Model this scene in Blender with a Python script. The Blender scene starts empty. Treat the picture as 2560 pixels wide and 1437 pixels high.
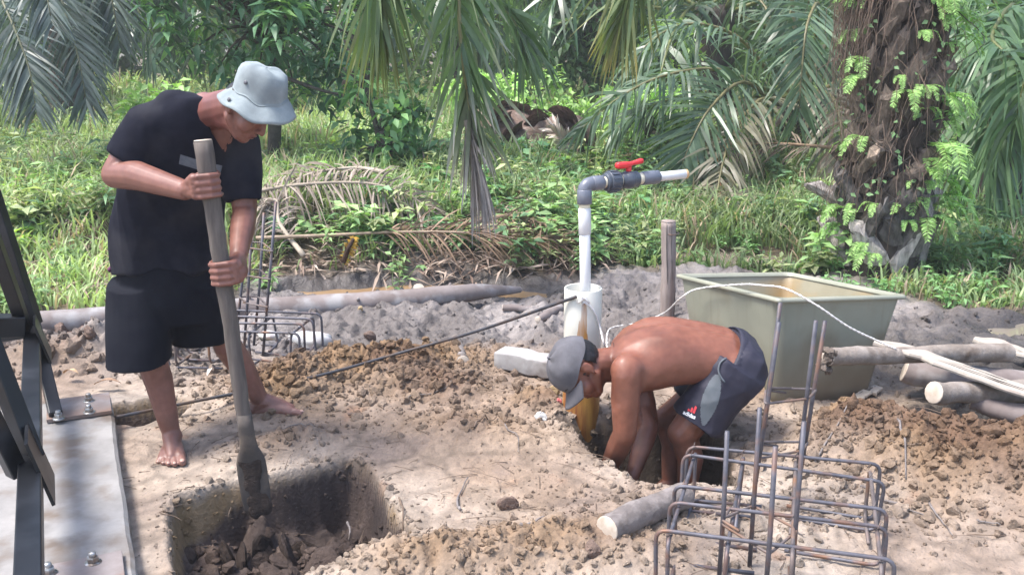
import bpy, bmesh, math, random
import numpy as np
from mathutils import Vector, Matrix
from mathutils.bvhtree import BVHTree

# ------------------------------------------------------------------ camera, sky, sun, exposure
scene = bpy.context.scene
COL = scene.collection
CAM_H, FOC = 1.55, 2400.0                       # eye height (m), focal length in photo pixels (2560 wide)
PITCH = math.atan((718.5 - 100.0) / FOC)
cam = bpy.data.cameras.new('camera')
cam.sensor_width = 36.0
cam.lens = 36.0 * FOC / 2560.0
cam.clip_start, cam.clip_end = 0.05, 2000.0
cam_o = bpy.data.objects.new('camera', cam)
cam_o.location = (0, 0, CAM_H)
cam_o.rotation_euler = (math.pi / 2 - PITCH, 0, 0)
COL.objects.link(cam_o)
scene.camera = cam_o

SUN_EL, SUN_AZ = math.radians(64), math.radians(258)    # azimuth clockwise from +Y (the view direction)
world = bpy.data.worlds.new('World')
scene.world = world
world.use_nodes = True
wn = world.node_tree
sky = wn.nodes.new('ShaderNodeTexSky')
sky.sky_type = 'NISHITA'
sky.sun_disc = False
sky.sun_elevation = SUN_EL
sky.sun_rotation = SUN_AZ
sky.air_density, sky.dust_density, sky.ozone_density = 1.0, 2.5, 1.0
wn.links.new(sky.outputs[0], wn.nodes['Background'].inputs[0])
wn.nodes['Background'].inputs[1].default_value = 0.15
sun = bpy.data.lights.new('sun', 'SUN')
sun.energy, sun.angle, sun.color = 2.2, math.radians(15), (1.0, 0.965, 0.92)
sun_o = bpy.data.objects.new('sun', sun)
sdir = Vector((math.sin(SUN_AZ) * math.cos(SUN_EL), math.cos(SUN_AZ) * math.cos(SUN_EL), math.sin(SUN_EL)))
sun_o.rotation_euler = sdir.to_track_quat('Z', 'Y').to_euler()
sun_o.location = (-6, 0, 9)
COL.objects.link(sun_o)
vs = scene.view_settings
vs.view_transform, vs.look, vs.exposure, vs.gamma = 'Standard', 'None', 1.58, 1.0
vs.use_curve_mapping = False
scene.cycles.use_denoising = True
scene.cycles.max_bounces = 8
scene.cycles.transparent_max_bounces = 6

# ------------------------------------------------------------------ helpers
rng = np.random.default_rng(7)
random.seed(7)
_f = np.array([0, math.cos(PITCH), -math.sin(PITCH)])
_u = np.array([0, math.sin(PITCH), math.cos(PITCH)])
_O = np.array([0, 0, CAM_H])

def _ray(x, y):
    return _f + (x - 1280) / FOC * np.array([1.0, 0, 0]) + (718.5 - y) / FOC * _u

def gp(x, y, z=0.0):
    """world point at height z measured at photo pixel (x, y)"""
    d = _ray(x, y)
    return _O + d * ((z - CAM_H) / d[2])

def at(x, y, Y):
    """world point at distance Y measured at photo pixel (x, y)"""
    d = _ray(x, y)
    return _O + d * (Y / d[1])

def nrm(v):
    v = np.asarray(v, float)
    return v / (np.linalg.norm(v, axis=-1, keepdims=True) + 1e-12)

def sm(a, b, x):
    t = np.clip((x - a) / (b - a), 0, 1)
    return t * t * (3 - 2 * t)

def _h(i, j, s):
    n = (i.astype(np.int64) * 374761393 + j.astype(np.int64) * 668265263 + s * 974634533) & 0x7fffffff
    n = ((n ^ (n >> 13)) * 1274126177) & 0x7fffffff
    return ((n ^ (n >> 16)) & 0xffff) / 65535.0

def vn(x, y, s=0):
    xi, yi = np.floor(x), np.floor(y)
    fx, fy = x - xi, y - yi
    fx, fy = fx * fx * (3 - 2 * fx), fy * fy * (3 - 2 * fy)
    a, b = _h(xi, yi, s), _h(xi + 1, yi, s)
    c, d = _h(xi, yi + 1, s), _h(xi + 1, yi + 1, s)
    return (a + (b - a) * fx) * (1 - fy) + (c + (d - c) * fx) * fy

def fbm(x, y, o=4, s=0):
    t, a, n = 0, 1.0, 0
    for k in range(o):
        t = t + a * (vn(x * 2 ** k + 17.3 * k, y * 2 ** k + 9.1 * k, s + k) - 0.5)
        n += a
        a *= 0.5
    return t / n * 2

def worley(x, y, s=0):
    xi, yi = np.floor(x), np.floor(y)
    f1 = np.full(x.shape, 9.0)
    f2 = np.full(x.shape, 9.0)
    for dx in (-1, 0, 1):
        for dy in (-1, 0, 1):
            cx, cy = xi + dx, yi + dy
            d = np.hypot(cx + _h(cx, cy, s) - x, cy + _h(cx, cy, s + 5) - y)
            f2 = np.minimum(np.maximum(f1, d), f2)
            f1 = np.minimum(f1, d)
    return f1, f2

# --- objects
ORG = {}

def _props(o, label, cat, group, kind):
    if label: o['label'] = label
    if cat: o['category'] = cat
    if group: o['group'] = group
    if kind: o['kind'] = kind

def thing(name, label, cat, loc, group=None):
    o = bpy.data.objects.new(name, None)
    o.empty_display_size = 0.1
    o.location = Vector([float(c) for c in loc])
    COL.objects.link(o)
    ORG[o.name] = np.array(loc, float)
    _props(o, label, cat, group, None)
    return o

def mesh_of(name, V, F, mat=None, col=None, smooth=True):
    me = bpy.data.meshes.new(name)
    V = np.asarray(V, np.float32)
    if isinstance(F, np.ndarray) and F.ndim == 2:
        n, k = F.shape
        me.vertices.add(len(V)); me.loops.add(n * k); me.polygons.add(n)
        me.vertices.foreach_set('co', V.ravel())
        me.loops.foreach_set('vertex_index', F.astype(np.int32).ravel())
        me.polygons.foreach_set('loop_start', np.arange(0, n * k, k, dtype=np.int32))
        me.polygons.foreach_set('loop_total', np.full(n, k, np.int32))
        me.update(calc_edges=True)
    else:
        me.from_pydata([tuple(map(float, v)) for v in V], [], [tuple(map(int, f)) for f in F])
        me.update()
    if col is not None:
        c = np.ones((len(V), 4), np.float32)
        c[:, :3] = col
        me.color_attributes.new('Col', 'FLOAT_COLOR', 'POINT').data.foreach_set('color', c.ravel())
    me.polygons.foreach_set('use_smooth', np.full(len(me.polygons), bool(smooth)))
    if mat: me.materials.append(mat)
    return me

def obj(name, V, F, mat, parent=None, col=None, smooth=True, label=None, cat=None, group=None, kind=None, org=None):
    V = np.asarray(V, float)
    if org is None:
        org = ORG[parent.name] if parent else np.array([(V[:, 0].min() + V[:, 0].max()) / 2, (V[:, 1].min() + V[:, 1].max()) / 2, V[:, 2].min()])
    if kind == 'structure' and parent is None: org = np.zeros(3)
    me = mesh_of(name, V - org, F, mat, col, smooth)
    o = bpy.data.objects.new(name, me)
    COL.objects.link(o)
    if parent:
        o.parent = parent
        o.location = Vector([float(c) for c in (org - ORG[parent.name])])
    else:
        o.location = Vector([float(c) for c in org])
    ORG[o.name] = np.array(org, float)
    _props(o, label, cat, group, kind)
    return o

class G:
    """collects geometry of one mesh"""
    def __init__(s): s.V, s.F, s.C, s.n = [], [], [], 0
    def add(s, V, F, c=None):
        V = np.asarray(V, float)
        s.V.append(V); s.F += [tuple(i + s.n for i in f) for f in F]
        s.C.append(np.tile(np.array(c if c is not None else (1, 1, 1), float), (len(V), 1)))
        s.n += len(V)
        return s
    def verts(s): return np.concatenate(s.V)
    def build(s, name, mat, parent=None, colored=False, **k):
        return obj(name, s.verts(), s.F, mat, parent, col=np.concatenate(s.C) if colored else None, **k)
    # shapes
    def loft(s, secs, n=16, cap=True, p=2.0, c=None):
        """secs: (centre, half-axis vector a, half-axis vector b)"""
        t = np.linspace(0, 2 * math.pi, n, endpoint=False)
        cs, sn = np.cos(t), np.sin(t)
        cs, sn = np.sign(cs) * np.abs(cs) ** (2 / p), np.sign(sn) * np.abs(sn) ** (2 / p)
        V, F = [], []
        for (o, a, b) in secs:
            V.append(np.asarray(o)[None] + cs[:, None] * np.asarray(a)[None] + sn[:, None] * np.asarray(b)[None])
        m = len(secs)
        for i in range(m - 1):
            for j in range(n):
                k = (j + 1) % n
                F.append((i * n + j, i * n + k, (i + 1) * n + k, (i + 1) * n + j))
        V = np.concatenate(V)
        if cap:
            F.append(tuple(reversed(range(n))))
            F.append(tuple((m - 1) * n + j for j in range(n)))
        return s.add(V, F, c)
    def tube(s, pts, rad, n=8, cap=True, c=None, round_=False):
        pts = np.asarray(pts, float)
        rad = np.broadcast_to(np.asarray(rad, float), (len(pts),)).copy()
        if round_:
            d0, d1 = nrm(pts[0] - pts[1]), nrm(pts[-1] - pts[-2])
            A = [pts[0] + d0 * rad[0] * k for k in (0.98, 0.8, 0.5)]
            B = [pts[-1] + d1 * rad[-1] * k for k in (0.5, 0.8, 0.98)]
            pts = np.vstack([A, pts, B])
            rad = np.concatenate([rad[0] * np.array([0.2, 0.6, 0.866]), rad, rad[-1] * np.array([0.866, 0.6, 0.2])])
        T = nrm(np.gradient(pts, axis=0))
        ref = np.array([0, 0, 1.0]) if abs(T[0][2]) < 0.9 else np.array([1.0, 0, 0])
        u = nrm(np.cross(T[0], ref))
        secs = []
        for i in range(len(pts)):
            u = nrm(u - T[i] * (u @ T[i]))
            v = np.cross(T[i], u)
            secs.append((pts[i], u * rad[i], v * rad[i]))
        return s.loft(secs, n, cap, 2.0, c)
    def cap(s, p0, p1, r0, r1, n=14):
        return s.tube([p0, p1], [r0, r1], n, True, None, True)
    def chain(s, pts, rads, n=14):
        for i in range(len(pts) - 1): s.cap(pts[i], pts[i + 1], rads[i], rads[i + 1], n)
        return s
    def ball(s, c, r, axes=None, n=16, m=10, col=None):
        r = np.broadcast_to(np.asarray(r, float), (3,))
        ax = np.eye(3) if axes is None else np.asarray(axes, float)
        secs = []
        for th in np.linspace(0.06, math.pi - 0.06, m):
            secs.append((np.asarray(c) + ax[2] * (-math.cos(th) * r[2]), ax[0] * r[0] * math.sin(th), ax[1] * r[1] * math.sin(th)))
        return s.loft(secs, n, True, 2.0, col)
    def box(s, c, ex, ey, ez, bev=0.0, col=None):
        """box from centre and three half-extent vectors, with a small bevel"""
        c, ex, ey, ez = [np.asarray(q, float) for q in (c, ex, ey, ez)]
        if not bev:
            V = [c + a * ex + b * ey + d * ez for d in (-1, 1) for b in (-1, 1) for a in (-1, 1)]
            F = [(0, 2, 3, 1), (4, 5, 7, 6), (0, 1, 5, 4), (2, 6, 7, 3), (0, 4, 6, 2), (1, 3, 7, 5)]
            return s.add(V, F, col)
        bm = bmesh.new()
        lx, ly, lz = [np.linalg.norm(q) for q in (ex, ey, ez)]
        bmesh.ops.create_cube(bm, size=2.0, matrix=Matrix.Diagonal((lx, ly, lz, 1)))
        bmesh.ops.bevel(bm, geom=bm.edges[:] , offset=bev, segments=2, affect='EDGES', profile=0.5)
        ux, uy, uz = ex / lx, ey / ly, ez / lz
        bm.verts.index_update()
        V = [c + v.co.x * ux + v.co.y * uy + v.co.z * uz for v in bm.verts]
        F = [tuple(v.index for v in f.verts) for f in bm.faces]
        bm.free()
        return s.add(V, F, col)

def remesh(g, voxel, smooth=4, fac=0.5):
    """one continuous skin over overlapping closed shells"""
    me = mesh_of('tmp', g.verts(), g.F)
    o = bpy.data.objects.new('tmp', me)
    COL.objects.link(o)
    m = o.modifiers.new('r', 'REMESH')
    m.mode, m.voxel_size = 'VOXEL', voxel
    if smooth:
        q = o.modifiers.new('s', 'SMOOTH')
        q.factor, q.iterations = fac, smooth
    dg = bpy.context.evaluated_depsgraph_get()
    e = o.evaluated_get(dg)
    r = bpy.data.meshes.new_from_object(e)
    V = np.empty(len(r.vertices) * 3, np.float32)
    r.vertices.foreach_get('co', V)
    F = [tuple(p.vertices) for p in r.polygons]
    N = np.empty(len(r.vertices) * 3, np.float32)
    r.vertices.foreach_get('normal', N)
    bpy.data.objects.remove(o)
    bpy.data.meshes.remove(r)
    bpy.data.meshes.remove(me)
    F4 = np.array([f if len(f) == 4 else (f[0], f[1], f[2], f[2]) for f in F])
    if all(len(f) == 4 for f in F): F = F4
    return V.reshape(-1, 3).astype(float), F, N.reshape(-1, 3).astype(float)

def lap(V, F, mask, it=15, f=0.5):
    """smooth the vertices where mask is high"""
    F = np.asarray(F); E = np.vstack([F[:, [0, 1]], F[:, [1, 2]], F[:, [2, 3]], F[:, [3, 0]]])
    cnt = np.bincount(E.ravel(), minlength=len(V))[:, None]
    for _ in range(it):
        A_ = np.stack([np.bincount(E[:, 0], V[E[:, 1], k], len(V)) + np.bincount(E[:, 1], V[E[:, 0], k], len(V)) for k in range(3)], 1) / np.maximum(cnt, 1)
        V = V + (A_ - V) * f * mask[:, None]
    return V

def spline(P, n):
    """smooth curve through control points"""
    P = np.asarray(P, float)
    Q = np.vstack([2 * P[0] - P[1], P, 2 * P[-1] - P[-2]])
    t = np.linspace(0, len(P) - 1 - 1e-6, n)
    i = t.astype(int); f = (t - i)[:, None]
    a, b, c, d = Q[i], Q[i + 1], Q[i + 2], Q[i + 3]
    return 0.5 * (2 * b + (c - a) * f + (2 * a - 5 * b + 4 * c - d) * f ** 2 + (3 * b - a - 3 * c + d) * f ** 3)

# --- materials
def lin(r, g=None, b=None):
    if g is None: r, g, b = r
    return tuple(((c / 255) / 12.92 if c / 255 < 0.04045 else ((c / 255 + 0.055) / 1.055) ** 2.4) for c in (r, g, b))

def M(name, c1, c2=None, scale=8.0, rough=0.7, r2=None, bump=0.0, bscale=None, metal=0.0, spec=0.4, attr=False,
      trans=0.0, sss=0.0, stretch=None, detail=6.0, c3=None, s3=2.0, sheen=0.0, contrast=(0.35, 0.65), coat=0.0):
    m = bpy.data.materials.new(name)
    m.use_nodes = True
    nt = m.node_tree
    N, L = nt.nodes, nt.links
    P = N['Principled BSDF']
    tc = N.new('ShaderNodeTexCoord')
    mp = N.new('ShaderNodeMapping')
    L.new(tc.outputs['Object'], mp.inputs[0])
    if stretch: mp.inputs['Scale'].default_value = stretch
    nz = N.new('ShaderNodeTexNoise')
    nz.inputs['Scale'].default_value = scale
    nz.inputs['Detail'].default_value = detail
    nz.inputs['Roughness'].default_value = 0.62
    L.new(mp.outputs[0], nz.inputs['Vector'])
    rp = N.new('ShaderNodeValToRGB')
    rp.color_ramp.elements[0].position, rp.color_ramp.elements[1].position = contrast
    c2 = c2 or c1
    rp.color_ramp.elements[0].color = (*c1, 1)
    rp.color_ramp.elements[1].color = (*c2, 1)
    L.new(nz.outputs[0], rp.inputs[0])
    out = rp.outputs[0]
    if c3:
        n3 = N.new('ShaderNodeTexNoise')
        n3.inputs['Scale'].default_value = s3
        n3.inputs['Detail'].default_value = 5
        L.new(mp.outputs[0], n3.inputs['Vector'])
        r3 = N.new('ShaderNodeValToRGB')
        r3.color_ramp.elements[0].position, r3.color_ramp.elements[1].position = 0.5, 0.68
        L.new(n3.outputs[0], r3.inputs[0])
        mx = N.new('ShaderNodeMix'); mx.data_type = 'RGBA'
        L.new(r3.outputs[0], mx.inputs[0]); L.new(out, mx.inputs[6]); mx.inputs[7].default_value = (*c3, 1)
        out = mx.outputs[2]
    if attr:
        at_ = N.new('ShaderNodeAttribute'); at_.attribute_name = 'Col'
        mu = N.new('ShaderNodeMix'); mu.data_type = 'RGBA'; mu.blend_type = 'MULTIPLY'
        mu.inputs[0].default_value = 1.0
        L.new(out, mu.inputs[6]); L.new(at_.outputs['Color'], mu.inputs[7])
        out = mu.outputs[2]
    L.new(out, P.inputs['Base Color'])
    P.inputs['Metallic'].default_value = metal
    P.inputs['Specular IOR Level'].default_value = spec
    P.inputs['Coat Weight'].default_value = coat
    if sheen: P.inputs['Sheen Weight'].default_value = sheen
    if r2 is not None:
        mr = N.new('ShaderNodeMapRange')
        mr.inputs[3].default_value, mr.inputs[4].default_value = rough, r2
        L.new(nz.outputs[0], mr.inputs[0]); L.new(mr.outputs[0], P.inputs['Roughness'])
    else:
        P.inputs['Roughness'].default_value = rough
    if sss:
        P.inputs['Subsurface Weight'].default_value = sss
        P.inputs['Subsurface Radius'].default_value = (0.012, 0.004, 0.002)
        P.inputs['Subsurface Scale'].default_value = 1.0
    if bump:
        nb = N.new('ShaderNodeTexNoise')
        nb.inputs['Scale'].default_value = bscale or scale * 3
        nb.inputs['Detail'].default_value = 8
        nb.inputs['Roughness'].default_value = 0.65
        L.new(mp.outputs[0], nb.inputs['Vector'])
        bp = N.new('ShaderNodeBump')
        bp.inputs['Strength'].default_value = min(1.0, bump * 60)
        bp.inputs['Distance'].default_value = bump
        L.new(nb.outputs[0], bp.inputs['Height'])
        L.new(bp.outputs[0], P.inputs['Normal'])
    if trans:
        tr = N.new('ShaderNodeBsdfTranslucent')
        br = N.new('ShaderNodeMix'); br.data_type = 'RGBA'; br.blend_type = 'MULTIPLY'
        br.inputs[0].default_value = 1.0
        L.new(out, br.inputs[6]); br.inputs[7].default_value = (1.35, 1.5, 0.8, 1)
        L.new(br.outputs[2], tr.inputs[0])
        ms = N.new('ShaderNodeMixShader')
        ms.inputs[0].default_value = trans
        L.new(P.outputs[0], ms.inputs[1]); L.new(tr.outputs[0], ms.inputs[2])
        L.new(ms.outputs[0], N['Material Output'].inputs[0])
    return m
# ------------------------------------------------------------------ ground
def sdf(poly, X, Y):
    """signed distance to a polygon, negative inside"""
    P = np.asarray(poly, float)
    d = np.full(X.shape, 1e9); inside = np.zeros(X.shape, bool)
    for i in range(len(P)):
        a, b = P[i], P[(i + 1) % len(P)]
        e = b - a
        t = np.clip(((X - a[0]) * e[0] + (Y - a[1]) * e[1]) / (e @ e), 0, 1)
        d = np.minimum(d, np.hypot(X - a[0] - t * e[0], Y - a[1] - t * e[1]))
        c = ((a[1] > Y) != (b[1] > Y)) & (X < e[0] * (Y - a[1]) / (e[1] if e[1] else 1e-9) + a[0])
        inside ^= c
    return np.where(inside, -d, d)

PIT1 = [(-1.19, 3.07), (-1.02, 3.19), (-0.63, 3.40), (-0.57, 3.34), (-0.31, 2.82), (-0.36, 2.73), (-0.80, 2.42), (-0.95, 2.44)]
PIT2 = [(0.17, 3.73), (0.33, 3.36), (0.47, 3.20), (0.78, 3.16), (0.84, 3.20), (0.84, 3.58), (0.74, 3.80), (0.42, 3.80)]
PIT3 = [tuple(gp(x, y)[:2]) for x, y in ((262, 1015), (420, 996), (482, 1010), (440, 1052), (360, 1066), (272, 1062))]
PUDDLES = [[(-1.55, 5.72), (-0.7, 5.86), (-0.1, 5.92), (0.22, 5.86), (0.30, 6.02), (0.0, 6.22), (-0.7, 6.25), (-1.4, 6.05)],
           [(1.2, 6.65), (1.75, 6.55), (2.05, 6.75), (2.05, 7.1), (1.7, 7.25), (1.3, 7.2), (1.1, 6.9)],
           [(2.65, 5.0), (3.2, 5.05), (3.4, 5.3), (3.1, 5.4), (2.75, 5.25)],
           [(1.72, 3.62), (2.2, 3.5), (2.6, 3.65), (2.4, 3.85), (1.9, 3.8)]]

def lumps(X, Y, f, s):
    a, b = worley(X * f + 0.35 * fbm(X * f, Y * f, 2, s + 3), Y * f, s)
    return np.clip(b - a, 0, 1) * (0.4 + 0.8 * vn(X * f * 0.8, Y * f * 0.8, s + 9))

def height(X, Y, color=False):
    X = np.asarray(X, float); Y = np.asarray(Y, float)
    far = sm(9, 14, Y)
    n1 = fbm(X * 1.1, Y * 1.1, 3, 1)
    n2 = fbm(X * 5, Y * 5, 3, 2)
    n3 = fbm(X * 19, Y * 19, 3, 3)
    lp = lumps(X, Y, 9, 11)
    lp2 = lumps(X, Y, 22, 21)
    edge = 0.35 * fbm(X * 1.7, Y * 1.7, 3, 40)
    mud = sm(4.25, 4.75, Y + edge + 0.25 * np.clip(X, -1, 1) ** 2 * 0) * 1.0
    mud = np.maximum(mud, sm(1.45, 1.9, X + edge * 0.6) * sm(3.35, 3.75, Y + edge * 0.5))
    veg = sm(6.15, 6.6, Y + edge + np.where(X > 1.0, -0.1, 0))
    veg = np.maximum(veg, sm(5.15, 5.6, Y + edge * 0.6) * sm(-1.5, -1.9, X))
    veg = np.maximum(veg, sm(5.35, 5.9, Y + edge) * sm(2.1, 2.6, X))
    h = 0.035 * n1 + 0.014 * n2 + 0.004 * n3
    # trodden clay: small flat clods and scuffs
    sand = (1 - mud) * (1 - veg)
    cl = sm(0.0, 0.5, fbm(X * 1.9, Y * 1.9, 3, 55) + 0.25)
    h += sand * (0.012 * lp * cl + 0.007 * lp2 * (0.3 + cl) + 0.006 * np.abs(n3))
    # churned mud with foot holes
    r = 1 - np.abs(fbm(X * 2.6, Y * 2.6, 4, 70)) * 2.2
    h += mud * (1 - veg) * (0.02 * (1 - np.abs(fbm(X * 11, Y * 11, 3, 73)) * 2) + 0.045 * (r - 0.6) + 0.045 * lumps(X, Y, 5.2, 31) + 0.035 * lp + .016 * lp2 + .012 * n3)
    # spoil heaps
    heap = 0 * X
    for cx, cy, sx, sy, a, rot in ((-0.62, 4.28, 0.55, 0.24, 0.10, 0.25), (-1.02, 3.98, 0.20, 0.18, 0.07, 0), (-0.35, 4.02, 0.3, 0.2, 0.05, 0),
                                   (1.62, 3.18, 0.42, 0.2, 0.17, -0.5), (1.35, 3.45, 0.22, 0.2, 0.10, 0), (1.95, 2.95, 0.3, 0.22, 0.14, -0.5),
                                   (-1.95, 4.60, 0.34, 0.14, 0.08, 0.1), (-2.3, 4.52, 0.25, 0.12, 0.06, 0.1), (-0.98, 4.12, 0.16, 0.10, 0.05, 0),
                                   (0.12, 2.68, 0.4, 0.16, 0.05, 0.2), (0.72, 2.95, 0.25, 0.12, 0.0, 0), (-0.2, 3.62, 0.4, 0.16, 0.03, -0.3),
                                   (0.1, 3.85, 0.14, 0.1, 0.05, 0), (1.05, 3.95, 0.25, 0.1, 0.04, 0), (-0.86, 3.52, 0.2, 0.09, 0.035, 0.3),
                                   (-0.25, 2.6, 0.25, 0.12, 0.05, 0)):
        c_, s_ = math.cos(rot), math.sin(rot)
        u, v = (X - cx) * c_ + (Y - cy) * s_, -(X - cx) * s_ + (Y - cy) * c_
        g = np.exp(-(u / sx) ** 2 - (v / sy) ** 2)
        heap = np.maximum(heap, g * min(1, a / 0.08))
        h += a * g
    lp3 = lumps(X, Y, 40, 88)
    rg = 1 - np.abs(fbm(X * 13, Y * 13, 4, 86)) * 2
    h += heap * (0.055 * lumps(X, Y, 6, 81) + 0.04 * lumps(X, Y, 13, 84) + 0.024 * lp2 + 0.016 * lp3 + 0.030 * rg + .03 * fbm(X * 30, Y * 30, 3, 87))
    h += sand * (0.004 * lp3 * (.3 + cl))
    # bank with litter beyond the ditch, land rising gently behind
    bank = sm(6.2, 6.85, Y + 0.5 * edge) * sm(0.95, 0.2, X) + sm(5.3, 6.3, Y) * sm(-1.7, -2.3, X) * 0.4
    h += 0.30 * np.clip(bank, 0, 1) * (1 + 0.5 * n1) + 0.40 * sm(8.0, 11.5, Y) * sm(0.2, 1.6, X) + veg * 0.05 * n2
    h += far * (0.25 * n1)
    for k, p in enumerate(PUDDLES):
        d = sdf(p, X, Y) + 0.16 * fbm(X * 3, Y * 3, 3, 90)
        h = h * (1 - 0.8 * sm(0.12, -0.05, d)) - 0.075 * sm(0.12, -0.12, d)
    d1 = sdf(PIT1, X, Y); d2 = sdf(PIT2, X, Y); d3 = sdf(PIT3, X, Y)
    w = 0.022 * n2 + .035 * fbm(X * 2.2, Y * 2.2, 2, 66)
    t1, t2, t3 = sm(0.004, -0.050, d1 + w), sm(0.01, -0.045, d2 + w), sm(0.01, -0.03, d3 + 0.5 * w)
    rim = np.exp(-(np.minimum(np.minimum(np.abs(d1), np.abs(d2)), np.abs(d3)) / 0.05) ** 2)
    top = h + 0.012 * rim * lp
    fl1 = -0.27 + 0.12 * lumps(X, Y, 6, 61) + 0.06 * lp + .03 * lp2 + 0.06 * fbm(X * 3, Y * 3, 2, 64) + 0.07 * np.exp(-((X + 0.95) / 0.22) ** 2 - ((Y - 2.75) / 0.3) ** 2)
    fl2 = -0.34 + 0.03 * lp + 0.03 * n2
    fl3 = -0.16 + 0.03 * lp
    h = top * (1 - t1) + fl1 * t1
    h = h * (1 - t2) + fl2 * t2
    h = h * (1 - t3) + fl3 * t3
    if not color: return h
    A = lambda *c: np.array(c)[None]
    q = lambda m: m[:, None]
    a = sm(-0.4, 0.5, fbm(X * 2.3, Y * 2.3, 4, 100)); b = sm(-0.15, 0.5, fbm(X * 1.2 + 5, Y * 1.2, 4, 110)); e = sm(0.25, 0.6, fbm(X * 4, Y * 4, 4, 120))
    C = A(.275, .215, .172) * q(1 - a) + A(.39, .33, .277) * q(a)
    C = C * q(1 - 0.45 * b) + A(.27, .185, .12) * q(0.45 * b)
    C = C * q(1 - 0.55 * e) + A(.19, .15, .13) * q(0.55 * e)
    cr = lumps(X, Y, 5, 123); C = C * q(1 - .28 * sm(.25, .0, cr) * sand)
    rs = sm(.45, .7, fbm(X * 6, Y * 6, 3, 127)); C = C * q(1 - .5 * rs) + A(.24, .125, .075) * q(.5 * rs)
    hp = np.clip(heap * 1.3, 0, 1) * (1 - sm(4.4, 4.6, Y) * (X < -1.6))
    k = sm(-0.2, 0.45, fbm(X * 5, Y * 5, 3, 130))
    C = C * q(1 - hp) + (A(.225, .148, .088) * q(1 - k) + A(.135, .084, .056) * q(k)) * q(hp)
    g = sm(-0.3, 0.5, fbm(X * 3, Y * 3, 4, 140))
    mc = A(.125, .11, .104) * q(1 - g) + A(.26, .235, .225) * q(g)
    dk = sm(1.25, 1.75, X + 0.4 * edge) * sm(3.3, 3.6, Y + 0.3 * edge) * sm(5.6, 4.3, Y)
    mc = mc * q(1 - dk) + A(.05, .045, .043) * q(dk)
    mm = mud * (1 - hp * sm(4.7, 4.4, Y))
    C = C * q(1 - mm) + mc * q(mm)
    sc = A(.13, .10, .065) * q(1 - g) + A(.09, .085, .04) * q(g)
    C = C * q(1 - veg) + sc * q(veg)
    # soil layers in the pits: clay fill over dark peat
    cut = sm(0.03, 0.22, np.maximum(np.maximum(t1, t2), t3))
    lay = sm(-0.018, -0.045, h + 0.04 * fbm(X * 5, Y * 5, 3, 150) + 0.16 * np.exp(-((X + 1.16) / 0.14) ** 2))
    pk = sm(-0.2, 0.4, fbm(X * 9, Y * 9, 3, 151))
    peat = A(.062, .047, .042) * q(1 - pk) + A(.11, .082, .07) * q(pk)
    peat2 = A(.10, .08, .062) * q(1 - pk) + A(.065, .05, .042) * q(pk)
    peat = np.where(q(t2 > 0.01), peat2, peat)
    C = C * q(1 - 0.75 * cut * (1 - lay)) + A(.24, .155, .068) * q(0.75 * cut * (1 - lay))
    C = C * q(1 - lay * cut) + peat * q(lay * cut)
    wet = 0 * X
    for p in PUDDLES: wet = np.maximum(wet, sm(0.22, 0.0, sdf(p, X, Y) + 0.1 * n2))
    C = C * q(1 - 0.45 * wet)
    rough = np.clip(0.95 - 0.45 * wet - 0.45 * mm * (1 - veg), 0.25, 1)
    return h, C, rough, veg, mud

def axis(lo, hi, step, end0, end1, g=1.08):
    a = list(np.arange(lo, hi + step / 2, step))
    s = step; x = a[-1]; up = []
    while x < end1: s = min(s * g, 12); x += s; up.append(x)
    s = step; x = lo; dn = []
    while x > end0: s = min(s * g, 12); x -= s; dn.append(x)
    return np.array(dn[::-1] + a + up)

gx = axis(-1.9, 2.1, 0.0092, -70, 70)
gy = axis(2.4, 5.9, 0.0092, -25, 75, 1.06)
GX, GY = np.meshgrid(gx, gy)
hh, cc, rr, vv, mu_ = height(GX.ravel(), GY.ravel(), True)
nx, ny = len(gx), len(gy)
ii = (np.arange(ny - 1)[:, None] * nx + np.arange(nx - 1)[None]).ravel()
GF = np.stack([ii, ii + 1, ii + nx + 1, ii + nx], 1)

def ground_material():
    m = M('soil', (0.80, 0.79, 0.78), (1.12, 1.1, 1.08), scale=26, rough=0.9, bump=0.012, bscale=55, attr=True, spec=0.25, detail=8)
    nt = m.node_tree; N, L = nt.nodes, nt.links
    P = N['Principled BSDF']
    a = N.new('ShaderNodeAttribute'); a.attribute_name = 'wet'
    L.new(a.outputs['Fac'], P.inputs['Roughness'])
    # second, coarser crumb relief
    tc = N['Texture Coordinate']
    vo = N.new('ShaderNodeTexVoronoi'); vo.inputs['Scale'].default_value = 70
    nz = N.new('ShaderNodeTexNoise'); nz.inputs['Scale'].default_value = 9; nz.inputs['Detail'].default_value = 4
    L.new(tc.outputs['Object'], nz.inputs['Vector'])
    va = N.new('ShaderNodeVectorMath'); va.operation = 'ADD'
    sc = N.new('ShaderNodeVectorMath'); sc.operation = 'SCALE'; sc.inputs[3].default_value = 0.05
    L.new(nz.outputs['Color'], sc.inputs[0]); L.new(sc.outputs[0], va.inputs[0]); L.new(tc.outputs['Object'], va.inputs[1])
    L.new(va.outputs[0], vo.inputs['Vector'])
    b2 = N.new('ShaderNodeBump'); b2.inputs['Strength'].default_value = 0.35; b2.inputs['Distance'].default_value = 0.006; b2.invert = True
    L.new(vo.outputs['Distance'], b2.inputs['Height'])
    old = P.inputs['Normal'].links[0].from_node
    L.new(b2.outputs[0], old.inputs['Normal'])
    return m
SOIL = ground_material()
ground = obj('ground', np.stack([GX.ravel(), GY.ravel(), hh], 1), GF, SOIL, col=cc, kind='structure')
wa = ground.data.attributes.new('wet', 'FLOAT', 'POINT')
wa.data.foreach_set('value', rr.astype(np.float32))

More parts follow.
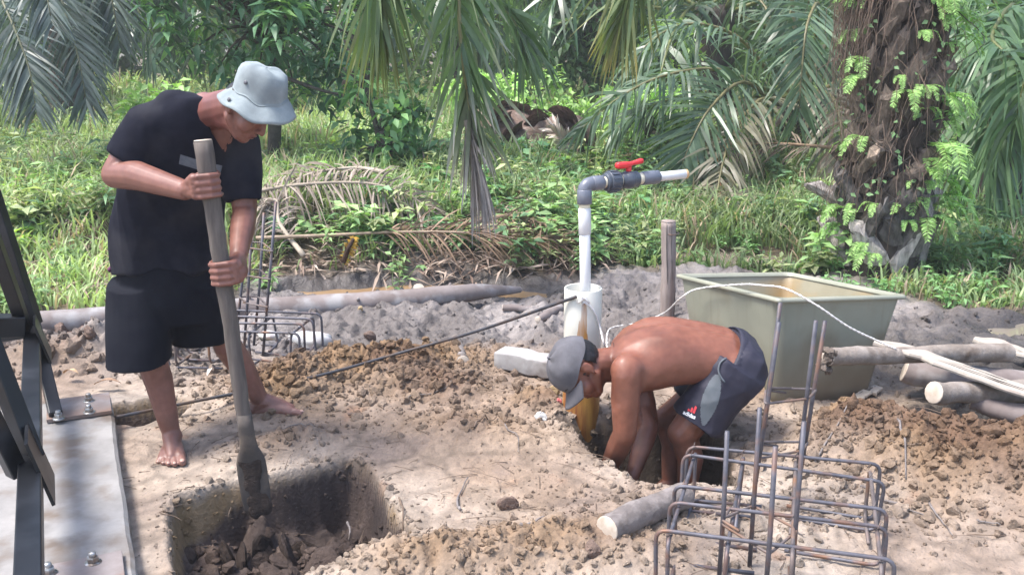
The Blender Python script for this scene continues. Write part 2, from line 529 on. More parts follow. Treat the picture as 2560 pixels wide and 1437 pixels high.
WATER = M('muddy_water', (.24, .15, .075), (.30, .20, .11), scale=1.5, rough=0.06, bump=0.0015, bscale=6, spec=0.6)
MUDWATER = M('grey_water', (.17, .145, .11), (.22, .19, .15), scale=1.5, rough=0.05, bump=0.001, bscale=6, spec=0.6)
for k, p in enumerate(PUDDLES):
    P = np.array(p); c = P.mean(0)
    Q = np.vstack([P * 0.5 + np.roll(P, -1, 0) * 0.5, P]); Q = np.empty((len(P) * 2, 2)); Q[0::2] = P; Q[1::2] = (P + np.roll(P, -1, 0)) / 2
    Q = c + (Q - c) * 1.12
    V = np.vstack([[*c, -0.042], np.column_stack([Q, np.full(len(Q), -0.042)])])
    obj('puddle', V, [(0, i + 1, (i + 1) % len(Q) + 1) for i in range(len(Q))], WATER if k == 0 else MUDWATER, kind='structure', smooth=False)

def gz(x, y): return float(height(np.array([float(x)]), np.array([float(y)]))[0])
# ------------------------------------------------------------------ materials of the things
STEEL = M('black_paint', (.004, .0045, .006), (.008, .0085, .011), scale=6, rough=0.28, r2=0.5, bump=0.0006, bscale=40, spec=0.38, c3=(.022, .024, .029), s3=5)
PLATE = M('rusty_plate', (.25, .22, .215), (.18, .145, .135), scale=9, rough=0.6, r2=0.85, bump=0.001, bscale=60, c3=(.20, .13, .10), s3=6)
GALV = M('bolt_steel', (.42, .42, .42), (.30, .29, .28), scale=30, rough=0.35, r2=0.55, metal=0.8, c3=(.22, .16, .12), s3=30)
CONC = M('concrete', (.175, .166, .16), (.285, .272, .262), scale=5, rough=0.82, r2=0.98, bump=0.003, bscale=30, c3=(.15, .12, .098), s3=6.5)
REBAR = M('rebar_steel', (.075, .073, .085), (.125, .122, .142), scale=18, rough=0.42, r2=0.65, metal=0.35, bump=0.0012, bscale=240, c3=(.19, .105, .07), s3=11)
REBAR2 = M('rebar_rust', (.105, .085, .08), (.16, .135, .13), scale=18, rough=0.5, r2=0.7, metal=0.25, bump=0.0012, bscale=240, c3=(.22, .12, .07), s3=9)
BARK = M('pale_bark', (.14, .12, .112), (.26, .23, .22), scale=7, rough=0.85, bump=0.012, bscale=30, c3=(.085, .065, .052), s3=9, contrast=(.4, .6))
BARKD = M('grey_bark', (.15, .12, .11), (.23, .195, .185), scale=6, rough=0.88, bump=0.006, bscale=26, c3=(.30, .285, .28), s3=8)
CUT = M('cut_wood', (.40, .33, .26), (.52, .45, .38), scale=30, rough=0.8, bump=0.003, bscale=70)
WOOD = M('grey_wood', (.070, .058, .050), (.135, .113, .098), scale=5, rough=0.75, bump=0.003, bscale=14, stretch=(9, 9, 1), c3=(.10, .08, .07), s3=3)
LOGM = M('light_brown_bark', (.19, .155, .128), (.30, .258, .225), scale=7, rough=.85, bump=.012, bscale=30, c3=(.12, .088, .066), s3=8, contrast=(.4, .6))
PLANK = M('plank_wood', (.30, .26, .215), (.43, .385, .33), scale=4, rough=0.75, bump=0.003, bscale=10, stretch=(1, 9, 9), c3=(.38, .31, .26), s3=2)
STAKE = M('stake_wood', (.21, .165, .145), (.31, .255, .23), scale=5, rough=0.8, bump=0.005, bscale=12, stretch=(9, 9, 0.8), c3=(.20, .13, .10), s3=2)
PVC = M('white_pvc', (.60, .60, .60), (.68, .67, .66), scale=3, rough=0.32, spec=0.5)
PVCY = M('yellowed_pvc', (.66, .60, .44), (.72, .68, .55), scale=3, rough=0.35, spec=0.5)
PVCG = M('grey_pvc', (.115, .125, .155), (.15, .16, .19), scale=4, rough=0.33, spec=0.5)
PVCD = M('dark_fitting', (.05, .06, .08), (.075, .085, .105), scale=6, rough=0.38, spec=0.5)
RED = M('red_plastic', (.62, .02, .025), (.70, .04, .04), scale=6, rough=0.35, spec=0.5)
ROPE = M('white_rope', (.58, .55, .52), (.70, .67, .64), scale=60, rough=0.9, bump=0.004, bscale=160)
FIBRE = M('tank_fibreglass', (.245, .245, .19), (.30, .295, .235), scale=2.2, rough=0.28, r2=0.45, spec=0.5, bump=0.002, bscale=3, c3=(.25, .21, .13), s3=1.6)
FIBRE_IN = M('tank_inside', (.215, .195, .135), (.28, .26, .19), scale=2.2, rough=0.35, spec=0.5, c3=(.33, .22, .10), s3=2.5)
FIBRE_RIM = M('tank_rim', (.25, .255, .195), (.32, .315, .25), scale=3, rough=0.35, spec=0.5)
BAG = M('bag_plastic', (.58, .56, .56), (.68, .66, .65), scale=7, rough=0.4, trans=0.15, c3=(.52, .40, .38), s3=7)
CLOTH_D = M('dirty_steel', (.05, .042, .038), (.10, .082, .07), scale=12, rough=0.6, r2=0.85, bump=0.003, bscale=50, c3=(.16, .12, .09), s3=9, metal=0.1)
STONE = M('stone', (.36, .31, .27), (.50, .45, .40), scale=14, rough=0.9, bump=0.006, bscale=40)
CLAY = M('clay', (.72, .71, .70), (1.15, 1.13, 1.1), scale=45, rough=1.0, bump=.014, bscale=110, attr=True, spec=.15)

def casing_material():
    """white pipe with rust runs below the tie and rust at the foot"""
    m = M('casing_pvc', (.56, .54, .47), (.64, .62, .55), scale=4, rough=0.35, spec=0.5)
    nt = m.node_tree; N, L = nt.nodes, nt.links
    P = N['Principled BSDF']; base = P.inputs['Base Color'].links[0].from_socket
    tc = N['Texture Coordinate']; sp = N.new('ShaderNodeSeparateXYZ'); L.new(tc.outputs['Object'], sp.inputs[0])
    def ramp(src, pts):
        r = N.new('ShaderNodeValToRGB'); e = r.color_ramp.elements
        while len(e) < len(pts): e.new(0.5)
        for k, (p, v) in enumerate(pts): e[k].position = p; e[k].color = (v, v, v, 1)
        L.new(src, r.inputs[0]); return r.outputs[0]
    def mth(op, a, b):
        n = N.new('ShaderNodeMath'); n.operation = op
        for k, q in enumerate((a, b)):
            if isinstance(q, (int, float)): n.inputs[k].default_value = q
            else: L.new(q, n.inputs[k])
        return n.outputs[0]
    nz = N.new('ShaderNodeTexNoise'); nz.inputs['Scale'].default_value = 9; nz.inputs['Detail'].default_value = 6
    mp = N.new('ShaderNodeMapping'); mp.inputs['Scale'].default_value = (4, 4, 0.5)
    L.new(tc.outputs['Object'], mp.inputs[0]); L.new(mp.outputs[0], nz.inputs['Vector'])
    foot = ramp(mth('ADD', sp.outputs['Z'], mth('MULTIPLY', nz.outputs[0], 0.16)), [(0.0, 1), (0.30, 1), (0.37, 0.35), (0.41, 0.0)])
    wob = mth('MULTIPLY', mth('SUBTRACT', nz.outputs[0], 0.5), 0.05)
    off = mth('ABSOLUTE', mth('ADD', mth('ADD', sp.outputs['X'], 0.006), wob), 0)
    wid = mth('SUBTRACT', 0.052, mth('MULTIPLY', sp.outputs['Z'], 0.078))
    run = mth('MULTIPLY', mth('LESS_THAN', off, wid), mth('MULTIPLY', mth('LESS_THAN', sp.outputs['Z'], 0.52), mth('LESS_THAN', sp.outputs['Y'], 0.0)))
    fac = mth('MINIMUM', mth('ADD', foot, mth('MULTIPLY', run, ramp(nz.outputs[0], [(0.3, 0.25), (0.55, 1.0)]))), 1.0)
    rc = N.new('ShaderNodeValToRGB'); e = rc.color_ramp.elements
    e[0].position, e[1].position = 0.35, 0.68; e[0].color = (.22, .075, .028, 1); e[1].color = (.52, .28, .07, 1)
    L.new(nz.outputs[0], rc.inputs[0])
    mx = N.new('ShaderNodeMix'); mx.data_type = 'RGBA'
    L.new(fac, mx.inputs[0]); L.new(base, mx.inputs[6]); L.new(rc.outputs[0], mx.inputs[7]); L.new(mx.outputs[2], P.inputs['Base Color'])
    return m

def dirty_tank():
    """fibreglass with brown mud splash climbing from the ground and drip streaks"""
    m = M('tank_fibreglass', (.215, .22, .17), (.27, .27, .21), scale=2.2, rough=.34, r2=.55, spec=.5, bump=.003, bscale=4, c3=(.165, .145, .095), s3=2.4)
    nt = m.node_tree; N, L = nt.nodes, nt.links
    P = N['Principled BSDF']; base = P.inputs['Base Color'].links[0].from_socket; tc = N['Texture Coordinate']
    sp = N.new('ShaderNodeSeparateXYZ'); L.new(tc.outputs['Object'], sp.inputs[0])
    nz = N.new('ShaderNodeTexNoise'); nz.inputs['Scale'].default_value = 5; nz.inputs['Detail'].default_value = 7
    L.new(tc.outputs['Object'], nz.inputs['Vector'])
    a = N.new('ShaderNodeMath'); a.operation = 'MULTIPLY_ADD'; L.new(nz.outputs[0], a.inputs[0]); a.inputs[1].default_value = -.34; L.new(sp.outputs['Z'], a.inputs[2])
    r = N.new('ShaderNodeMapRange'); L.new(a.outputs[0], r.inputs[0])
    for k, v in zip((1, 2, 3, 4), (.16, -.16, 0, .85)): r.inputs[k].default_value = v
    mx = N.new('ShaderNodeMix'); mx.data_type = 'RGBA'
    L.new(r.outputs[0], mx.inputs[0]); L.new(base, mx.inputs[6]); mx.inputs[7].default_value = (.13, .097, .068, 1)
    mp = N.new('ShaderNodeMapping'); mp.inputs['Scale'].default_value = (14, 14, .8); L.new(tc.outputs['Object'], mp.inputs[0])
    n2 = N.new('ShaderNodeTexNoise'); n2.inputs['Scale'].default_value = 2; n2.inputs['Detail'].default_value = 4; L.new(mp.outputs[0], n2.inputs['Vector'])
    r2 = N.new('ShaderNodeMapRange'); L.new(n2.outputs[0], r2.inputs[0])
    for k, v in zip((1, 2, 3, 4), (.55, .75, 0, .5)): r2.inputs[k].default_value = v
    m2_ = N.new('ShaderNodeMix'); m2_.data_type = 'RGBA'
    L.new(r2.outputs[0], m2_.inputs[0]); L.new(mx.outputs[2], m2_.inputs[6]); m2_.inputs[7].default_value = (.17, .15, .105, 1)
    L.new(m2_.outputs[2], P.inputs['Base Color'])
    return m

# ------------------------------------------------------------------ concrete slab and steel frame
sc_ = gp(277, 986, 0.08); se_ = gp(340, 1437, 0.08)
sy_ = nrm((se_ - sc_) * [1, 1, 0]); sx_ = np.array([sy_[1], -sy_[0], 0])     # sy towards the camera, sx to the left
slab_c = sc_ + sy_ * 1.6 + sx_ * 0.9
g = G()
rows = []
for k, s in enumerate(np.linspace(0, 3.2, 60)):                               # chipped, uneven right edge
    w = 0.006 * float(fbm(np.array([s * 9]), np.array([1.0]), 3, 5)[0])
    o = sc_ + sy_ * s
    rows.append([o + sx_ * 1.8 + [0, 0, -.18], o + sx_ * 1.8, o + sx_ * (0.012 + w), o + sx_ * (0.0 + w) + [0, 0, -0.012], o + sx_ * (w - 0.012) + [0, 0, -0.18]])
R = np.array(rows); n = R.shape[1]
F = [(i * n + j, i * n + j + 1, (i + 1) * n + j + 1, (i + 1) * n + j) for i in range(len(rows) - 1) for j in range(n - 1)]
F += [tuple(range(n))[::-1], tuple(len(rows) * n - n + j for j in range(n))]
slab = obj('concrete_slab', R.reshape(-1, 3), F, CONC, label='pale grey concrete slab under the black steel frame', cat='slab', smooth=False)

ZP = 0.09
fr_ = thing('steel_tower', 'black painted steel tube frame bolted to the concrete slab', 'tower', (sc_[0] - 0.15, sc_[1] - 0.2, 0.08))
def tubebox(name, a, b, w, parent, up=(0, 0, 1), mat=None):
    a, b = np.asarray(a, float), np.asarray(b, float)
    d = nrm(b - a); x = nrm(np.cross(d, up)); y = np.cross(d, x)
    return G().box((a + b) / 2, x * w / 2, y * w / 2, (b - a) / 2, 0.004).build(name, mat or STEEL, parent, smooth=False)
def bolt(p, parent, r=0.017):
    g = G()
    hexa = [(np.array(p) + [0, 0, z], np.array([r, 0, 0]) * k, np.array([0, r, 0]) * k) for z, k in ((0, 1), (0.016, 1), (0.02, .9))]
    g.loft(hexa, 6)
    b = g.build('nut', GALV, parent, smooth=False)
    G().loft([(np.array(p) + [0, 0, z], np.array([r, 0, 0]) * k, np.array([0, r, 0]) * k) for z, k in ((0.014, .62), (0.03, .62), (0.033, .5))], 12).build('stud', GALV, b)
    G().loft([(np.array(p) + [0, 0, z], np.array([r, 0, 0]) * k, np.array([0, r, 0]) * k) for z, k in ((-0.004, 1.35), (0.0025, 1.35))], 16).build('washer', GALV, b)
pl1 = G().box(sc_ + sy_ * 0.135 + sx_ * 0.125 + [0, 0, 0.012], sx_ * 0.12, sy_ * 0.115, [0, 0, 0.008], 0.002).build('base_plate', PLATE, fr_, smooth=False)
for x, y in ((222, 1002), (223, 1030), (147, 1045)): bolt(gp(x, y, 0.1), pl1)
p2 = gp(215, 1440, 0.09)
pl2 = G().box(p2 + [0, 0, 0.002] + sx_ * 0.02 + sy_ * 0.02, sx_ * 0.12, sy_ * 0.115, [0, 0, 0.008], 0.002).build('base_plate', PLATE, fr_, smooth=False)
for x, y in ((233, 1405), (122, 1432), (250, 1490)): bolt(gp(x, y, 0.1), pl2)
G1 = at(88, 828, 3.95); tie_end = at(72, 1500, 1.93)
tubebox('leg', gp(140, 1040, 0.1), G1 + [0, 0, 0.02], 0.05, fr_)
tubebox('leg', G1 + [0, 0, 0.03], at(-70, 330, 3.95), 0.055, fr_)
tubebox('brace', G1 + [-0.02, -0.04, 0.02], at(-60, 480, 3.5), 0.05, fr_)
tubebox('tie_beam', G1 + [0, -0.03, -0.02], tie_end, 0.062, fr_)
tubebox('tie_beam', G1 + [-0.03, 0, 0.0], at(-160, 862, 3.9), 0.05, fr_)
tubebox('stub', at(62, 812, 3.85), at(-30, 815, 3.78), 0.085, fr_)
G2 = at(88, 1150, 2.66)
tubebox('brace', G2 + [-0.01, 0.01, 0.0], at(-110, 640, 2.75), 0.05, fr_)
tubebox('brace', G2 + [-0.03, -0.05, -0.02], at(-140, 800, 2.5), 0.05, fr_)
def gusset(c, hw, hh, tilt):
    d = nrm((tie_end - G1)); x = nrm(np.array([0.35, -0.2, 1.0]))
    return G().box(c, d * hw, nrm(np.array([tilt, 0, 1])) * hh, nrm(np.cross(d, [tilt, 0, 1])) * 0.005, 0.001).build('gusset_plate', STEEL, fr_, smooth=False)
gusset(at(106, 845, 3.86), 0.10, 0.085, -0.3)
gusset(at(100, 1150, 2.63), 0.11, 0.10, -0.3)

# ------------------------------------------------------------------ logs, stakes, planks
def log(name, pts, rad, mat, label, cat='log', n=14, group=None, endcut=True, knots=0, seed=0, wig=1.0):
    r = np.random.default_rng(seed)
    P = spline(pts, 26); R = np.interp(np.linspace(0, 1, 26), np.linspace(0, 1, len(rad)), rad)
    R = R * (1 + 0.012 * r.normal(size=26)) * (1 + .05 * np.sin(np.linspace(0, 9, 26) + seed))
    P = P + np.convolve(r.normal(size=26), np.ones(7) / 7, 'same')[:, None] * np.array([.05, .1, .25]) * R[:, None] * wig
    base = P[0] * 0.5 + P[-1] * 0.5
    base[2] = P[:, 2].min() - R.max()
    t = thing(name, label, cat, base, group)
    G().tube(P, R, n, not endcut).build('bark' if cat == 'log' else 'shaft', mat, t)
    if endcut:
        for i, j in ((0, 1), (-1, -2)):
            d = nrm(P[i] - P[j])
            G().tube([P[i] - d * 0.004, P[i] + d * 0.002, P[i] + d * 0.0035], [R[i] * 0.985, R[i] * .985, R[i] * 0.9], n).build('cut_end', CUT, t)
    for k in range(knots):
        i = r.integers(4, 22); a = r.uniform(0, 2 * math.pi)
        d = nrm(np.array([0.2, math.cos(a), abs(math.sin(a))]))
        G().tube([P[i] + d * R[i] * 0.7, P[i] + d * (R[i] + 0.025)], [0.012, 0.008], 7).build('knot', mat, t)
    return t
log('log', [gp(-160, 832, 0.10), gp(250, 798, .10), gp(700, 768, .06), gp(1000, 748, .065), gp(1180, 733, .06), gp(1300, 724, 0.03)],
    [.068, .068, .066, .062, .055, .020], BARKD, 'long thin grey tree trunk lying along the edge of the ditch', knots=3, seed=3)
log('log', [gp(1518, 1322, .085), gp(1600, 1284, .08), gp(1710, 1238, .075)], [.046, .046, .045], BARK, 'short pale sawn log lying beside the large rebar cage', seed=4, wig=.2)
log('log', [gp(1140, 845, .10), gp(1158, 905, .09)], [.024, .030], BARK, 'short thin pale log stuck in the mud below the steel rod', seed=5)
log('log', [at(2070, 893, 3.62), at(2260, 888, 3.78), at(2520, 882, 4.0)], [.036, .036, .04], LOGM, 'grey round log with a clod of mud on its end', seed=6)
log('log', [at(2262, 922, 4.0), at(2400, 945, 3.95), at(2720, 985, 3.9)], [.05, .065, .07], BARKD, 'thick dark log under the round logs and planks', seed=7)
log('log', [at(2335, 981, 3.55), at(2450, 979, 3.65), at(2750, 965, 3.9)], [.044, .044, .046], LOGM, 'pale log with a clean sawn round end under the plank', seed=8)
log('log', [at(2430, 1000, 3.65), at(2560, 1040, 3.55), at(2750, 1090, 3.45)], [.035, .045, .05], BARKD, 'grey log half sunk in the dark mud', seed=9)
log('log', [at(2575, 1075, 3.35), at(2800, 1085, 3.6)], [.035, .035], LOGM, 'log with a round sawn end beside the dark mud', seed=19)
log('log', [gp(1345, 800, .04), gp(1400, 770, .05)], [.022, .03], BARKD, 'small broken branch in the mud beside the white casing pipe', seed=10)
log('log', [gp(1258, 768, .03), gp(1330, 772, .03)], [.02, .018], BARKD, 'thin stick lying in the mud left of the casing pipe', seed=11)
log('stump', [gp(1047, 738, -.03), gp(1047, 722, .06)], [.034, .036], BARKD, 'small grey cut stump standing in the ditch water', cat='stump', seed=12)
g = G()
for k in range(26):
    c = at(2072, 893, 3.62) + rng.normal(size=3) * [0.012, 0.018, 0.022]
    g.ball(c, rng.uniform(.010, .020, 3), n=9, m=7)
V, F, N = remesh(g, .005, 1)
V = V + N * (.006 * np.sin(V @ np.array([260., 210, 180])) * np.cos(V @ np.array([-190., 240, 230])))[:, None]
obj('mud_clod', V, F, CLAY, col=np.tile([.17, .14, .12], (len(V), 1)), label='clump of grey mud stuck on the end of the round log', cat='mud')
# wooden stake
b = gp(1668, 800, 0.0); tp = at(1671, 553, b[1])
st = thing('wooden_stake', 'upright round wooden stake with cracks, standing behind the tank corner', 'stake', b)
P = spline([b - [0, 0, .15], b + (tp - b) * 0.5 + [0.004, 0, 0], tp], 20)
G().tube(P, .042 + 0.0015 * rng.normal(size=20), 16).build('shaft', STAKE, st)
G().tube([tp + [0, 0, .0], tp + [0, 0, .004]], [.0415, .039], 16).build('cut_end', STAKE, st)
for dx, z0, z1 in ((-.012, .22, .57), (.016, .25, .575), (.034, .0, .2)):
    Pk = np.array([[b[0] + dx + 0.004 * math.sin(9 * z) + (tp[0] - b[0]) * z / .58, b[1] - math.sqrt(.043 ** 2 - dx ** 2) + .001, z] for z in np.linspace(z0, z1, 9)])
    G().tube(Pk, [.0006, .002, .0025, .003, .003, .003, .0025, .002, .0006], 5).build('crack', WOOD, st)
G().tube([[b[0] + .045 * math.cos(a), b[1] + .045 * math.sin(a), 0.505] for a in np.linspace(0, 2 * math.pi, 20)], .003, 6).build('wire', REBAR2, st)
# planks
def plank(a, b_, w, th, label, seed):
    a, b_ = np.asarray(a, float), np.asarray(b_, float)
    d = nrm(b_ - a); x = nrm(np.cross(d, [0, 0, 1])); z = np.cross(x, d)
    r = np.random.default_rng(seed)
    secs = []
    for k, s in enumerate(np.linspace(0, 1, 18)):
        ww = w * (1 + 0.04 * r.normal()) * (0.35 + 0.65 * min(1, s * 7))
        secs.append((a + (b_ - a) * s + x * 0.004 * r.normal() + z * 0.002 * r.normal() + x * w * (0.35 - .35 * min(1, s * 7)), x * ww / 2, z * th / 2))
    o = G().loft(secs, 12, True, 5.0).build('plank', PLANK, label=label, cat='plank', smooth=False)
    for k in range(3):
        u = r.uniform(-.35, .35) * w; s0, s1 = sorted(r.uniform(.1, .95, 2))
        Pk = np.array([a + (b_ - a) * s + x * (u + .0006 * r.normal()) + z * (th / 2 + .0005) for s in np.linspace(s0, s1, 8)])
        G().tube(Pk, [.0004, .0016, .002, .002, .002, .002, .0016, .0004], 5).build('split_crack', WOOD, o)
    return o
plank(at(2190, 848, 3.85), at(2720, 1035, 3.45), .115, .022, 'long pale split plank across the round logs', 21)
plank(at(2440, 842, 4.5), at(2720, 940, 4.2), .13, .025, 'weathered plank behind the long split plank', 22)
plank(gp(2130, 998, .02), gp(2200, 968, .03), .05, .015, 'small grey board in the mud at the foot of the tank', 23)
# rough concrete beam
a, b_ = gp(1252, 893, .085), gp(1425, 922, .085)
d = nrm(b_ - a); x = np.array([-d[1], d[0], 0])
secs = [(a + (b_ - a) * s + rng.normal(size=3) * .003, x * .060 * (1 + .02 * rng.normal()), np.array([0, 0, .042]) * (1 + .02 * rng.normal())) for s in np.linspace(0, 1, 14)]
G().loft(secs, 28, True, 14.0).build('concrete_beam', M('rough_concrete', (.29, .275, .265), (.40, .385, .375), scale=9, rough=.9, bump=.006, bscale=45, c3=(.17, .15, .14), s3=6),
    label='short rough grey concrete beam lying on the mud', cat='beam')

# ------------------------------------------------------------------ well casing, riser pipe and valve
cb = gp(1452, 1040, 0.0)
zt = 0.565
cs = obj('casing_pipe', *(lambda q: (q.verts(), q.F))(G().loft([(cb + [0, 0, z], [r, 0, 0], [0, r, 0]) for z, r in
    ((-.4, .078), (0, .078), (.2, .078), (.4, .078), (zt - .002, .078), (zt, .0765), (zt, .0715), (zt - .002, .070), (zt - .12, .070))], 40, True)),
    casing_material(), org=cb, label='wide white plastic well casing with rust stains down its side', cat='pipe')
rp_ = thing('riser_pipe', 'white water pipe with grey elbow, valve and red handle rising from the casing', 'pipe', cb + [.012, -.01, .44])
pt = at(1461, 480, cb[1]); pb = cb + [.012, -.01, .44]
def seg(name, a, b_, r, mat, parent=None, n=24, ch=.002):
    a, b_ = np.asarray(a, float), np.asarray(b_, float); d = nrm(b_ - a)
    return G().tube([a, a + d * ch, b_ - d * ch, b_], [r - ch, r, r, r - ch], n).build(name, mat, parent or rp_)
zz = lambda y: at(1460, y, cb[1])[2]
ax_ = lambda z: pb + (pt - pb) * ((z - pb[2]) / (pt[2] - pb[2]))
seg('lower_pipe', ax_(pb[2]), ax_(zz(575)), .0225, PVC)
seg('coupling', ax_(zz(585)), ax_(zz(520)), .0255, PVC)
seg('upper_pipe', ax_(zz(540)), ax_(zz(490)), .0225, PVCY)
seg('elbow_socket', ax_(zz(510)), ax_(zz(474)), .030, PVCG)
hd = nrm(np.array([0.46, 0.24, 0.01]))
ez = ax_(zz(461))
# elbow bend
cen = ez
arc = [ax_(zz(478))] + [cen + np.array([0, 0, -1.0]) * .028 * (1 - math.sin(t)) + hd * .028 * (1 - math.cos(t)) for t in np.linspace(0, math.pi / 2, 8)] + [cen + hd * .05]
G().tube(arc, .0275, 20).build('elbow', PVCG, rp_)
def S(t0, t1, r, mat, name, n=24, parent=None): return seg(name, cen + hd * t0, cen + hd * t1, r, mat, parent, n)
S(.035, .085, .030, PVCG, 'elbow_socket')
S(.07, .13, .0225, PVCY, 'nipple')
un = S(.112, .160, .043, PVCD, 'union_nut')
for k in range(14):
    a = 2 * math.pi * k / 14
    x = nrm(np.cross(hd, [0, 0, 1])); z = np.cross(x, hd)
    q = x * math.cos(a) + z * math.sin(a)
    G().box(cen + hd * .133 + q * .0435, hd * .016, q * .003, np.cross(hd, q) * .004).build('rib', PVCD, un, smooth=False)
S(.098, .116, .036, PVCD, 'union_collar')
S(.155, .178, .027, PVCY, 'nipple')
vb = S(.172, .255, .033, PVCD, 'valve_body')
G().ball(cen + hd * .212, [.04, .04, .038]).build('valve_ball', PVCD, vb)
seg('valve_stem', cen + hd * .212 + [0, 0, .03], cen + hd * .212 + [0, 0, .055], .012, RED, vb)
x = nrm(np.cross(hd, [0, 0, 1]))
hs = [(cen + hd * t + [0, 0, zc], x * w, np.array([0, 0, hh_])) for t, zc, w, hh_ in
      ((.150, .062, .010, .010), (.158, .062, .014, .013), (.20, .062, .017, .013), (.215, .063, .015, .010), (.225, .066, .012, .007), (.25, .069, .013, .009), (.272, .073, .015, .010), (.278, .074, .010, .007))]
G().loft(hs, 16, True, 4.0).build('valve_handle', RED, vb)
S(.25, .285, .0235, PVCY, 'nipple')
S(.278, .36, .0285, PVCG, 'reducer_socket')
sp_ = S(.34, .505, .0195, PVC, 'spout')
S(.495, .509, .0200, M('rust_lip', (.45, .25, .10), (.55, .35, .18), scale=20, rough=.6), 'lip', parent=sp_)

# ------------------------------------------------------------------ fibreglass tank, tilted in the mud
def rotm(rx, ry):
    Rx = np.array([[1, 0, 0], [0, math.cos(rx), -math.sin(rx)], [0, math.sin(rx), math.cos(rx)]])
    Ry = np.array([[math.cos(ry), 0, math.sin(ry)], [0, 1, 0], [-math.sin(ry), 0, math.cos(ry)]])
    return Rx @ Ry
tc_ = np.array([1.271, 4.338, 0.447]); yaw = .358
TR = rotm(-.117, .03) @ np.array([[math.cos(yaw), -math.sin(yaw), 0], [math.sin(yaw), math.cos(yaw), 0], [0, 0, 1]])
def tl(p): return tc_ + TR @ np.asarray(p, float)
tank = thing('water_tank', 'open rectangular pale green fibreglass tank tilted in the mud', 'tank', tc_ - [0, 0, .48])
def rr_(hx, hy, z, rc=.03, n=6):
    o = []
    for sx, sy, a0 in ((1, 1, 0), (-1, 1, 90), (-1, -1, 180), (1, -1, 270)):
        for k in range(n):
            a = math.radians(a0 + 90 * k / (n - 1))
            o.append(tl([sx * (hx - rc) + rc * math.cos(a), sy * (hy - rc) + rc * math.sin(a), z]))
    return o
def rings(L, capA=False, capB=False):
    n = len(L[0]); V = np.array([p for r in L for p in r])
    F = [(i * n + j, i * n + (j + 1) % n, (i + 1) * n + (j + 1) % n, (i + 1) * n + j) for i in range(len(L) - 1) for j in range(n)]
    if capA: F.append(tuple(range(n))[::-1])
    if capB: F.append(tuple((len(L) - 1) * n + j for j in range(n)))
    return V, F
zs = np.linspace(-.50, -.02, 8)
tp_ = lambda z, o: (.300 + (.08 * (z + .5) / .5 - .05) * 1.0 - o, .375 + (.08 * (z + .5) / .5 - .05) - o)
out = [rr_(tp_(-.5, .03)[0], tp_(-.5, .03)[1], -.505, .05)] + [rr_(*tp_(z, 0), z, .045) for z in zs] + [rr_(*tp_(-.012, 0), -.012, .04)]
V, F = rings(out, True, False); obj('wall', V, F, dirty_tank(), tank)
V, F = rings([rr_(*tp_(-.012, .006), -.012, .04)] + [rr_(*tp_(z, .008), z, .045) for z in zs[::-1]] + [rr_(*tp_(-.49, .03), -.49, .05)], False, True); obj('lining', V, F, FIBRE_IN, tank)
rim = [rr_(*tp_(0, .012), -.014, .04), rr_(.338, .418, -.016, .02), rr_(.341, .421, -.010, .022), rr_(.339, .419, .0, .022), rr_(.333, .413, .003, .022), rr_(*tp_(0, .012), .003, .04), rr_(*tp_(0, .016), -.014, .04)]
V, F = rings(rim); obj('rim', V, F, FIBRE_RIM, tank)
wz = -.20
V, F = rings([rr_(*tp_(wz, .01), wz, .045)], False, True); obj('stored_water', V, F, M('tank_water', (.22, .16, .07), (.26, .20, .10), scale=2, rough=.05, spec=.6), tank, smooth=False)

# ------------------------------------------------------------------ rope, steel rod
def seat(P, r):
    return P
pr = spline([cb + [-.02, -.083, .535], cb + [0.03, -.082, .50], cb + [.062, -.06, .43], cb + [.10, -.02, .30], gp(1525, 822, .05), gp(1600, 806, .04), gp(1660, 782, .10), at(1702, 745, 4.40), at(1745, 722, 4.36),
             at(1850, 711, 4.05), at(1905, 713, 3.95), at(1965, 722, 3.78), at(2040, 762, 3.72), at(2120, 816, 3.72), at(2190, 850, 3.75), at(2240, 872, 3.74)], 150)
for i in range(2):
    ph = np.linspace(0, 330, 150) + i * math.pi
    T = nrm(np.gradient(pr, axis=0)); A_ = nrm(np.cross(T, [0.1, .2, 1])); B_ = np.cross(T, A_)
    Q = pr + (A_ * np.cos(ph)[:, None] + B_ * np.sin(ph)[:, None]) * .0021
    if i == 0:
        g = G()
    g.tube(Q, .0031, 6)
g.build('rope', ROPE, label='white rope tied at the casing pipe and draped over the tank rim', cat='rope')
rd = spline([gp(288, 1043, .06), gp(450, 1010, .07), gp(770, 945, .11), at(1000, 882, 4.15), at(1200, 825, 4.05), at(1440, 742, cb[1] - .083)], 60)
G().tube(rd, .0072, 8).build('steel_rod', M('dark_rod', (.03, .03, .036), (.055, .055, .065), scale=20, rough=.5, r2=.7, c3=(.08, .05, .035), s3=14), label='long thin steel rod running from the casing pipe to the slab', cat='rod')
g = G()
for k in range(5):
    g.tube(spline([cb + [-.03 + .004 * k, -.080, .52 + .008 * k], cb + [-.012, -.093, .535 + .004 * k], cb + [.004 + .004 * k, -.084, .545 - .006 * k], cb + [-.01, -.088, .515 + .003 * k]], 12), .003, 5)
g.build('rope_knot', ROPE, label='knot of rope tying the steel rod to the casing', cat='knot')

